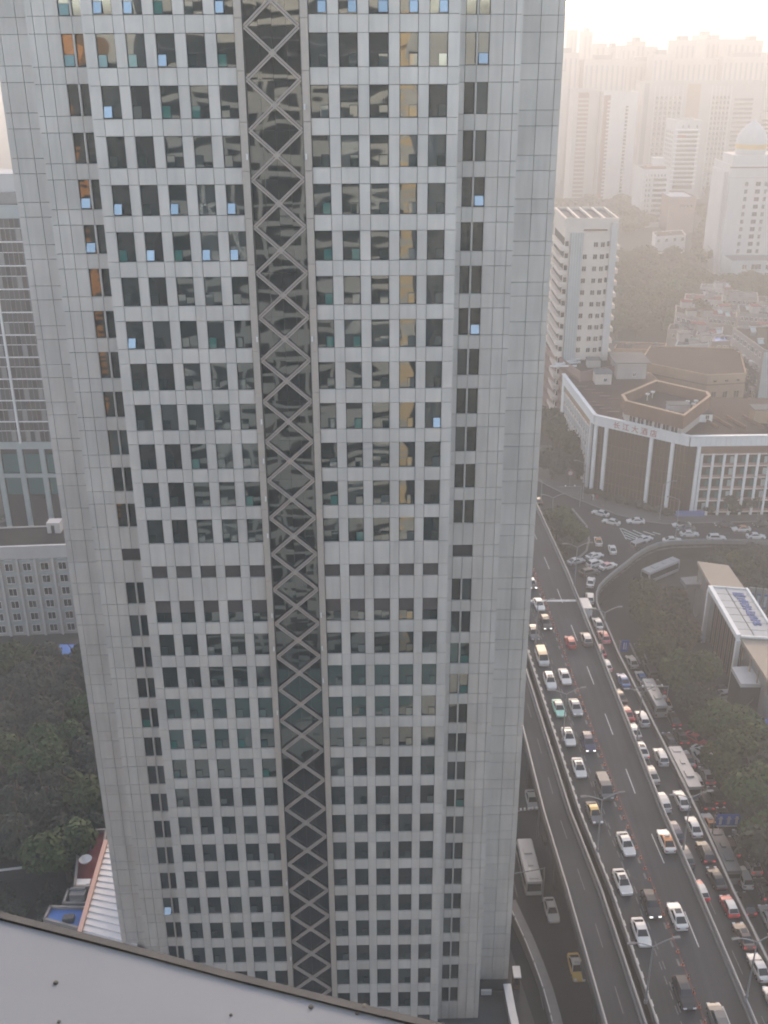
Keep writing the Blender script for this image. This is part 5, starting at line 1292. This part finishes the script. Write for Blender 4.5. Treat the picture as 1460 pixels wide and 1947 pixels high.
# viaduct, oncoming
v(c5(118, 585), 'M', 'suv', 'grey'); v(c5(110, 785), 'M', 'sedan', 'black', 'white', lit='h'); v(c5(143, 907), 'M', 'sedan', 'white'); v(c5(180, 1015), 'M', 'suv', 'black', lit='h'); v(c5(128, 1075), 'M', 'suv', 'grey', lit=''); v(c5(178, 1217), 'M', 'van', 'white', 'tan')
v(c6(225, 135), 'M', 'suv', 'white', extra='s'); v(c6(298, 108), 'M', 'sedan', 'white'); v(c6(278, 290), 'M', 'sedan', 'green', 'silver', lab='pale green and silver taxi in the oncoming viaduct lanes'); v(c6(365, 285), 'M', 'sedan', 'silver'); v(c6(340, 455), 'M', 'sedan', 'white', extra='s')
v(c6(433, 490), 'M', 'suv', 'navy', lit='h'); v(c6(397, 635), 'M', 'sedan', 'white', extra='s'); v(c6(528, 755), 'M', 'van', 'grey'); v(c6(480, 895), 'M', 'sedan', 'grey', 'yellow', lab='dark car with a yellow roof in the oncoming viaduct lanes'); v(c6(630, 1075), 'M', 'sedan', 'white'); v(c6(602, 1295), 'M', 'sedan', 'white', extra='s')
v(c7(865, 440), 'M', 'suv', 'black', lit='h'); v(c7(818, 577), 'M', 'sedan', 'white'); v(c7(1020, 880), 'M', 'suv', 'black', extra='s')
# viaduct, outbound
v(c5(313, 1125), 'N', 'hatch', 'red'); v(c5(385, 1108), 'N', 'suv', 'grey', 'silver'); v(c6(838, 1058), 'N', 'sedan', 'white', 'orange', taxi=True, lab='white taxi with orange top in the outbound viaduct lanes'); v(c7(995, 497), 'N', 'sedan', 'white', extra='s'); v(c7(1262, 1010), 'N', 'suv', 'grey')
# ramp
v(c5(400, 975), 'R', 'truck', 'white', 'white'); v(c5(468, 1010), 'R', 'sedan', 'white'); v(c5(528, 1157), 'R', 'suv', 'pink', 'red', lit='t'); v(c5(497, 1190), 'R', 'sedan', 'red'); v(c6(545, 92), 'R', 'hatch', 'white', lit='t'); v(c6(615, 115), 'R', 'sedan', 'blue'); v(c6(580, 170), 'R', 'sedan', 'black'); v(c6(617, 262), 'R', 'sedan', 'red', lit='t')
v(c6(668, 380), 'R', 'sedan', 'silver', 'white'); v(c6(722, 352), 'R', 'suv', 'white'); v(c6(735, 527), 'R', 'sedan', 'white', lit='t', extra='s'); v(c6(830, 573), 'R', 'suv', 'white', extra='r'); v(c6(797, 675), 'R', 'sedan', 'silver'); v(c6(867, 833), 'R', 'suv', 'white'); v(c6(947, 823), 'R', 'sedan', 'white')
v(c6(938, 1005), 'R', 'suv', 'navy', extra='r'); v(c6(1017, 977), 'R', 'sedan', 'white'); v(c6(1003, 1147), 'R', 'suv', 'grey'); v(c6(1080, 1125), 'R', 'suv', 'black', lit='t', extra='r'); v(c6(1160, 1290), 'R', 'sedan', 'black'); v(c6(1085, 1345), 'R', 'hatch', 'red', 'white', lit='t', lab='red hatchback with a white roof on the ramp near the parapet')
v(c7(1273, 465), 'R', 'hatch', 'red', 'white', lit='t', lab='red and white hatchback in the right lane of the ramp'); v(c7(1330, 600), 'R', 'sedan', 'brown', lit='t', extra='s'); v(c7(1388, 740), 'R', 'sedan', 'white'); v(c7(1452, 890), 'R', 'sedan', 'white')
# street queue
v(c5(672, 1240), 'G', 'sedan', 'silver', 'white'); v(c5(778, 1300), 'G', 'van', 'grey'); v(c6(733, 128), 'G', 'sedan', 'white', 'blue', lab='white car with blue glass roof ahead of the grey city bus'); v(c6(792, 245), 'G', 'bus', 'silver', 'silver', lab='long silver-grey city bus in the street queue, farthest bus', lit=''); v(c6(855, 245), 'G', 'sedan', 'white', 'orange', taxi=True, lab='orange-topped taxi beside the farthest city bus in the street'); v(c6(832, 188), 'G', 'sedan', 'black', lit='t')
v(c6(910, 350), 'G', 'sedan', 'black', lit='t'); v(c6(948, 440), 'G', 'sedan', 'black', lit='t'); v(c6(908, 525), 'G', 'sedan', 'black', lit='t'); v(c6(951, 602), 'G', 'sedan', 'silver', 'brown', lit='t', lab='brown-roofed silver car beside the ramp parapet in the street queue'); v(c6(1030, 607), 'G', 'sedan', 'silver'); v(c6(958, 700), 'G', 'coach', 'silver', 'silver', lab='grey coach close against the ramp parapet in the street queue'); v(c6(1003, 697), 'G', 'hatch', 'white'); v(c6(1078, 715), 'G', 'sedan', 'grey', 'silver', lit='t')
v(c6(1062, 845), 'G', 'suv', 'black', lit='t'); v(c6(1135, 820), 'G', 'sedan', 'black', lit='t'); v(c6(1187, 930), 'G', 'sedan', 'black', lit=''); v(c6(1130, 967), 'G', 'sedan', 'white', 'orange', taxi=True, lit='t', lab='orange-topped taxi in the street queue nearest the blue road sign'); v(c6(1243, 1045), 'G', 'sedan', 'grey'); v(c6(1200, 1170), 'G', 'bus', 'grey', 'grey', lab='dull grey city bus beside the ramp parapet, nearest bus'); v(c6(1180, 1050), 'G', 'sedan', 'brown', lit='t')
v(c6(1313, 1172), 'G', 'suv', 'silver', extra='r', lit='t'); v(c6(1285, 1272), 'G', 'suv', 'white', 'silver'); v(c6(1395, 1305), 'G', 'suv', 'grey', extra='s', lit='t'); v(c7(1360, 435), 'G', 'suv', 'black', lit='t'); v(c7(1442, 468), 'G', 'sedan', 'silver'); v(c7(1460, 545), 'G', 'sedan', 'grey', lit='t')
# street at the tower foot
v(c6(98, 820), 'A', 'sedan', 'silver'); v((1004, 1657), 'A', 'bus', 'white', 'white', lab='white-roofed city bus on the street at the tower foot'); v((1047, 1729), 'A', 'sedan', 'white', lab='white car with a roof rack on the street at the tower foot', extra='r'); v((1099, 1838), 'A', 'sedan', 'yellow', 'white', taxi=True)
# crossing
for p, h, kind, b_, t_ in ((cJ(830, 732), (-10, -2.5), 'sedan', 'white', None), (cJ(960, 836), (-10, -2.2), 'sedan', 'white', None), (cJ(1255, 826), (-10, -.2), 'sedan', 'white', None), (cJ(803, 1070), (-2, -8), 'sedan', 'white', 'orange'), (cJ(973, 1168), (-2, -8), 'sedan', 'white', None), (cJ(757, 1248), (10, -2.6), 'sedan', 'white', None), (cJ(770, 1342), (10, -2.6), 'suv', 'white', None),
                       (cJ(918, 1368), (10, -3), 'sedan', 'white', 'pink'), (cJ(700, 1446), (10, -2), 'suv', 'grey', None), (cJ(533, 1312), (10, -2.4), 'sedan', 'silver', 'white'), (cJ(712, 1562), (1.6, -9), 'sedan', 'white', 'white'), (cJ(1358, 1042), (10, -2.5), 'sedan', 'white', None), (cJ(1302, 1118), (9, -3.2), 'van', 'grey', 'silver'), (c5(427, 872), (-.5, -9), 'suv', 'white', None),
                       (cK(657, 472), (-10, .3), 'sedan', 'white', 'black'), (cK(700, 508), (-10, .3), 'sedan', 'grey', None), (cK(728, 556), (10, .1), 'sedan', 'white', None), (cK(570, 615), (10, -.3), 'sedan', 'white', None), (cK(980, 597), (10, 0), 'suv', 'white', 'white'), (cK(1343, 578), (10, .2), 'sedan', 'white', None), (cK(1210, 511), (-10, 0), 'sedan', 'white', 'orange'), (cK(1050, 472), (-10, 0), 'sedan', 'black', None), (cK(1405, 470), (-10, 0), 'suv', 'black', None), ((1023, 952), (-3, -8), 'sedan', 'black', None)):
    v(p, 'J', kind, b_, t_, head=h, taxi=t_ == 'orange')
v((1253.5, 1092), 'G', 'coach', 'silver', 'silver', head=(10, -4.2), lab='silver coach turning under the curved parapet behind the trees')
v((1369, 1323), 'K', 'suv', 'white', head=(-10, 1), extra='s', lab='white car parked nose left beside the station terrace'); v((1369, 1311), 'K', 'sedan', 'black', head=(-10, 1), lab='black car parked behind the white one beside the station terrace'); v((1322, 1405), 'K', 'sedan', 'red', head=(8, 4.5), lab='dark red car standing askew under the trees'); v((1336, 1430), 'K', 'sedan', 'white', head=(8, 5), lab='white car standing askew below the dark red one'); v((1346, 1262), 'K', 'sedan', 'grey', head=(-8, 2), lab='grey car in the shade between trees and station')
def zone_dir(zn, p):
    ln, s = dict(M=(P2, -1), N=(P3, 1), R=(P4[i_join:], 1), G=(P4[i_join:], 1), A=(P1, -1), K=(P3, 1), J=(P3, 1))[zn]
    y = min(max(p.y, 60), 170); d = Vector((xat(ln, y + 4) - xat(ln, y - 4), 8)).normalized() * s; return math.atan2(d.y, d.x)
groups = {}
names_k = dict(sedan='saloon', suv='tall car', hatch='hatchback', van='van', bus='bus', coach='coach', truck='box truck')
for d in V:
    z, grp, wd = ZONES[d['zone']]; d['loc'] = at(d['p'][0], d['p'][1], z + .65); d['loc'].z = z
    cname = d['body'] if d['top'] == d['body'] else d['body'] + ' and ' + d['top']
    d['cn'] = ('%s %s%s' % (cname, 'taxi ' if d['taxi'] else '', names_k[d['kind']] if not d['taxi'] else '')).strip()
    groups.setdefault((d['zone'], d['cn']), []).append(d)
for (zn, cn), L in groups.items():
    L = [d for d in L if not d['lab']]; L.sort(key=lambda d: -d['p'][1] if zn != 'J' else d['p'][0])
    for i, d in enumerate(L):
        if len(L) == 1: d['lab'] = 'only %s %s' % (cn, ZONES[zn][2])
        elif zn == 'J': d['lab'] = '%s %s, %s such from the left' % (cn, ZONES[zn][2], ORD[i])
        else: d['lab'] = '%s %s, %s such from the near end' % (cn, ZONES[zn][2], ORD[i])
def lane_x(zn, p):
    """nudge a car into the middle of its lane so that it neither touches a parapet nor a neighbour"""
    if zn == 'M': l, r, fs = P2, P3, (.185, .40)
    elif zn == 'N': l, r, fs = P2, P3, (.645, .875)
    elif zn == 'R': l, r, fs = P3, P4[i_join - 1:], None
    else: return p.x
    x0, x1 = xat(l, p.y), xat(r, p.y)
    if fs is None: fs = (min(3.3 / (x1 - x0), .45), 1 - 1.75 / (x1 - x0))
    return min((x0 + (x1 - x0) * f for f in fs), key=lambda x: abs(x - p.x))
for d in V:
    if d['zone'] in 'MNR' and not d['head']: d['loc'].x = lane_x(d['zone'], d['loc'])
for _ in range(30):     # no bumper touches another
    for i, d in enumerate(V):
        for e in V[:i]:
            if d['zone'] != e['zone'] or d['zone'] == 'J' or d['head'] or e['head']: continue
            ly = (5.4 if d['kind'] not in ('bus', 'coach') and e['kind'] not in ('bus', 'coach') else (8.6 if not (d['kind'] in ('bus', 'coach') and e['kind'] in ('bus', 'coach')) else 12.5))
            q = d['loc'] - e['loc']
            if abs(q.x) < 2.2 and abs(q.y) < ly:
                ox, oy = 2.25 - abs(q.x), ly - abs(q.y)
                if d['zone'] == 'G' and ox < oy * .6: s_ = (1 if q.x >= 0 else -1) * ox / 2; d['loc'].x += s_; e['loc'].x -= s_
                else: s_ = (1 if q.y >= 0 else -1) * oy / 2; d['loc'].y += s_; e['loc'].y -= s_
    for d in V:
        if d['zone'] == 'G' and not d['head']: d['loc'].x = max(d['loc'].x, xat(P4[i_join:], min(d['loc'].y, 190)) + (1.9 if d['kind'] not in ('bus', 'coach') else 2.2))
        if d['zone'] == 'A': d['loc'].x = min(d['loc'].x, xat(P1, d['loc'].y) + 1.5)
done = []
for d in V:
    p = d['loc']; zn = d['zone']
    if zn in 'MNR' and not d['head']: p.x = lane_x(zn, p)
    if d['head']:
        h = d['head']; q = at(d['p'][0] + h[0], d['p'][1] + h[1], p.z + .65) - Vector((at(d['p'][0], d['p'][1], p.z + .65))); rz = math.atan2(q.y, q.x)
    else: rz = zone_dir(zn, p) + random.gauss(0, .012)
    vehicle(d['kind'], p, rz, d['body'], d['top'], d['lab'], ZONES[zn][1], d['lit'], d['taxi'], d['extra']); done.append((d, p.copy(), rz))

# ================================================================== street furniture
def lamp(label, base, z0, h, arms, rz, group):
    p = at(base[0], base[1], z0); o = thing('street_lamp', label, 'street lamp', (p.x, p.y, z0), rz, group)
    MB().tube((0, 0, 0), (0, 0, h), .13, .08, 10).build('pole', 'pole_grey', o); MB().tube((0, 0, 0), (0, 0, .5), .2, n=10).build('pole_base', 'pole_grey', o)
    for s in arms:
        m = MB(); pts = [Vector((s * 2.6 * t, 0, h + 1.0 * math.sin(t * 1.5))) for t in (0, .25, .5, .75, 1)]
        for a, b in zip(pts, pts[1:]): m.tube(a, b, .07, n=6, cap=False)
        ar = m.build('arm', 'pole_grey', o); MB().box(s * 2.3 if s > 0 else s * 3.2, s * 3.2 if s > 0 else s * 2.3, -.16, .16, h + .92, h + 1.08).build('lamp_head', 'concrete', ar)
GL = 'double-armed street lamps along the viaduct'
for b_, lb in (((1069, 1408), 'first double-armed lamp between the two left decks, farthest of three'), ((1134, 1618), 'double-armed lamp between the two left decks, middle of three'), ((1226, 1907), 'double-armed lamp between the two left decks, nearest of three'),
               ((1142, 1245), 'double-armed lamp between viaduct and ramp, farthest of three'), ((1210, 1405), 'double-armed lamp between viaduct and ramp, second of three'), ((1298, 1615), 'double-armed lamp between viaduct and ramp, third of three')):
    lamp(lb, b_, ZD + .9, 9.0, (-1, 1), .15, GL)
lamp('double-armed lamp at the near end of the ramp beside a small camera arm', (1418, 1898), ZD + .9, 9.0, (-1, 1), .15, GL)
lamp('double-armed lamp beside the tall island tree', (1046, 1017), ZP, 10, (-1, 1), .1, GL); lamp('lamp on the parapet by the bus-like silver car at the island tip', (1091, 1114), ZD + .9, 9, (1, -1), .1, GL); lamp('double-armed lamp at the tower edge over the oncoming lanes', (1017, 1225), ZD + .9, 8.5, (-1, 1), .15, GL)
GS = 'single-armed lamps round the crossing'
for b_, lb, s, h in (((1107, 948), 'single-armed lamp with bright head at the hotel corner', -1, 10), ((1026, 975), 'single-armed lamp at the granite tower edge', -1, 9), ((1253, 990), 'thin lamp post before the third white hotel column', 1, 10), ((1283, 1022), 'single-armed lamp in the middle of the crossing road', -1, 10), ((1438, 988), 'single-armed lamp before the hotel trees at the right', -1, 11)):
    lamp(lb, b_, ZP + .1, h, (s,), 0, GS)
# lane dividers: orange and white posts on the viaduct
pm = MB(); pm.lathe([(.001, 0), (.26, 0), (.26, .06), (.10, .07), (.085, .8), (.03, .86)], 8); post_me = pm.mesh('post', 'post_orange'); rm = MB(); rm.lathe([(.10, .42), (.098, .66)], 8); ring_me = rm.mesh('reflective_band', 'post_white')
y = 74.0
while y < 205:
    p = lane_pt(P2, P3, .515, y); o = thing('delineator_post', 'orange delineator post with white band in the divider line of the viaduct', 'delineator', (p.x, p.y, ZD + .008), 0, 'delineator posts dividing the viaduct'); put('post', post_me, o); put('reflective_band', ring_me, o); y += 2.1
def sign(label, px, py, z, w, h, mt, post_h, z0=0.0, marks=None, rz=0.0):
    p = at(px, py, z0 + z); o = thing('road_sign', label, 'road sign', (p.x, p.y, z0), rz)
    MB().tube((-w / 2 - .3, .1, 0), (-w / 2 - .3, .1, post_h), .1, n=8).build('post', 'pole_grey', o); MB().box(-w / 2 - .3, w / 2, .05, .15, z + h * .3, z + h * .3 + .1).build('arm', 'pole_grey', o)
    MB().box(-w / 2, w / 2, -.05, .03, z - h / 2, z + h / 2).build('panel', mt, o)
    for (x0, x1, z0_, z1) in marks or (): MB().box(x0 * w, x1 * w, -.07, -.052, z + z0_ * h, z + z1 * h).build('marking', 'post_white', o)
    return o
arrows = [(-.42 + .24 * k, -.34 + .24 * k, -.30, .34) for k in range(4)] + [(-.45 + .24 * k, -.31 + .24 * k, .12, .2) for k in range(4)]
sign('blue lane arrow sign hanging over the street queue by the trees', 1393, 1560, 5.6, 5.2, 2.4, 'road_sign_blue', 6.6, marks=arrows + [(-.48, .48, -.5, -.38)])
sign('small upright blue sign beside the ramp parapet by the zebra stripes', 1187, 1228, 5.0, 1.5, 2.6, 'road_sign_blue', 6.2, marks=[(-.2, -.05, -.3, .3), (.1, .2, -.3, .3)])
p = at(1083, 905, ZP + 3.5); o = thing('round_sign', 'round red-rimmed traffic sign on a pole before the hotel corner', 'traffic sign', (p.x, p.y, ZP + .13)); MB().tube((0, 0, 0), (0, 0, 5.2), .07, n=8).build('post', 'pole_grey', o)
b = MB(); b.tube((0, -.10, 4.2), (0, -.05, 4.2), .75, n=20); b.build('rim', 'sign_red', o); b = MB(); b.tube((0, -.13, 4.2), (0, -.11, 4.2), .55, n=20); b.build('disc', 'post_white', o)
def gantry(label, pl, pr, z0, z, cams):
    a, b = at(*pl, z), at(*pr, z); o = thing('camera_gantry', label, 'gantry', (b.x, b.y, z0)); d = a - b; d.z = 0
    MB().tube((0, 0, 0), (0, 0, z - z0), .12, n=8).build('post', 'pole_grey', o); MB().tube((0, 0, z - z0 - .1), (d.x, d.y, z - z0 - .1), .09, n=8).build('arm', 'pole_grey', o)
    for k in range(cams): q = d * ((k + .7) / (cams + .4)); MB().box(q.x - .12, q.x + .12, q.y - .2, q.y + .2, z - z0, z - z0 + .28).build('camera_box', 'white_paint', o)
gantry('thin gantry with a row of white cameras over the tower foot street', (984, 1541), (1024, 1537), 0, 6.0, 5)
gantry('bare gantry arm crossing above the white bus', (978, 1660), (1034, 1650), 0, 6.5, 1)
gantry('gantry arm over the farthest city bus beside the ramp', (1208, 1306), (1270, 1304), 0, 6.2, 3)
gantry('thin mast arm stretching over the hotel corner pavement', (1062, 925), (1104, 924), ZP, ZP + 6, 2)
# people waiting at the crossing and on the station terrace
def person(label, loc, shirt, rz=0.0):
    me = bpy.data.meshes.new('person'); V_ = [(0, 0, .95), (0, 0, 1.2), (0, 0, 1.42), (0, 0, 1.52), (0, 0, 1.66), (0, .10, .9), (.02, .11, .5), (.0, .11, .06), (.10, .11, .03), (0, -.10, .9), (-.04, -.11, .5), (-.08, -.11, .06), (.02, -.11, .03), (0, .20, 1.38), (.02, .26, 1.12), (.10, .25, .88), (0, -.20, 1.38), (.0, -.26, 1.12), (.06, -.25, .88)]
    E_ = [(0, 1), (1, 2), (2, 3), (3, 4), (0, 5), (5, 6), (6, 7), (7, 8), (0, 9), (9, 10), (10, 11), (11, 12), (2, 13), (13, 14), (14, 15), (2, 16), (16, 17), (17, 18)]
    R_ = [.15, .14, .15, .06, .11, .10, .075, .05, .04, .10, .075, .05, .04, .065, .05, .035, .065, .05, .035]
    me.from_pydata(V_, E_, []); o = bpy.data.objects.new('person', me); col.objects.link(o); md = o.modifiers.new('skin', 'SKIN'); md.use_smooth_shade = True
    for k, s in enumerate(me.skin_vertices[0].data if me.skin_vertices else []): s.radius = (R_[k], R_[k]); s.use_root = k == 0
    if not me.skin_vertices: pass
    md2 = o.modifiers.new('sub', 'SUBSURF'); md2.levels = 1; md2.render_levels = 1
    dg = bpy.context.evaluated_depsgraph_get(); m2 = bpy.data.meshes.new_from_object(o.evaluated_get(dg)); bpy.data.objects.remove(o); m2.materials.clear(); m2.materials.append(MATS[shirt])
    q = put('person', m2, None, loc, rot=(0, 0, rz)); tag(q, label, 'person'); return q
for px, py, z, sh, lb in ((1126, 950, ZP + .13, 'paint_car_white', 'person in white standing on the pavement before the hotel corner'), (1134, 951, ZP + .13, 'paint_car_red', 'person in red beside the white one on the hotel pavement'), (1124, 953, ZP + .13, 'paint_car_navy', 'person in dark clothes at the kerb before the hotel corner'), (1147, 962, ZP + .13, 'paint_car_grey', 'person in grey at the kerb farther along the hotel pavement')):
    p = at(px, py, z); person(lb, (p.x, p.y, z), sh, random.uniform(0, 6))

# ================================================================== the air
hz = bpy.data.materials.new('haze_air'); hz.use_nodes = True; nt = hz.node_tree; nt.nodes.clear()
ou = nt.nodes.new('ShaderNodeOutputMaterial'); pv = nt.nodes.new('ShaderNodeVolumePrincipled')
pv.inputs['Color'].default_value = (0.95, 0.93, 0.90, 1); pv.inputs['Density'].default_value = 0.00098; pv.inputs['Anisotropy'].default_value = 0.25
nt.links.new(pv.outputs[0], ou.inputs['Volume']); MATS['haze_air'] = hz
hb = MB(); hb.box(-4100, 4100, -1600, 6600, -1, 146); hb.build('haze', 'haze_air', kind='stuff')
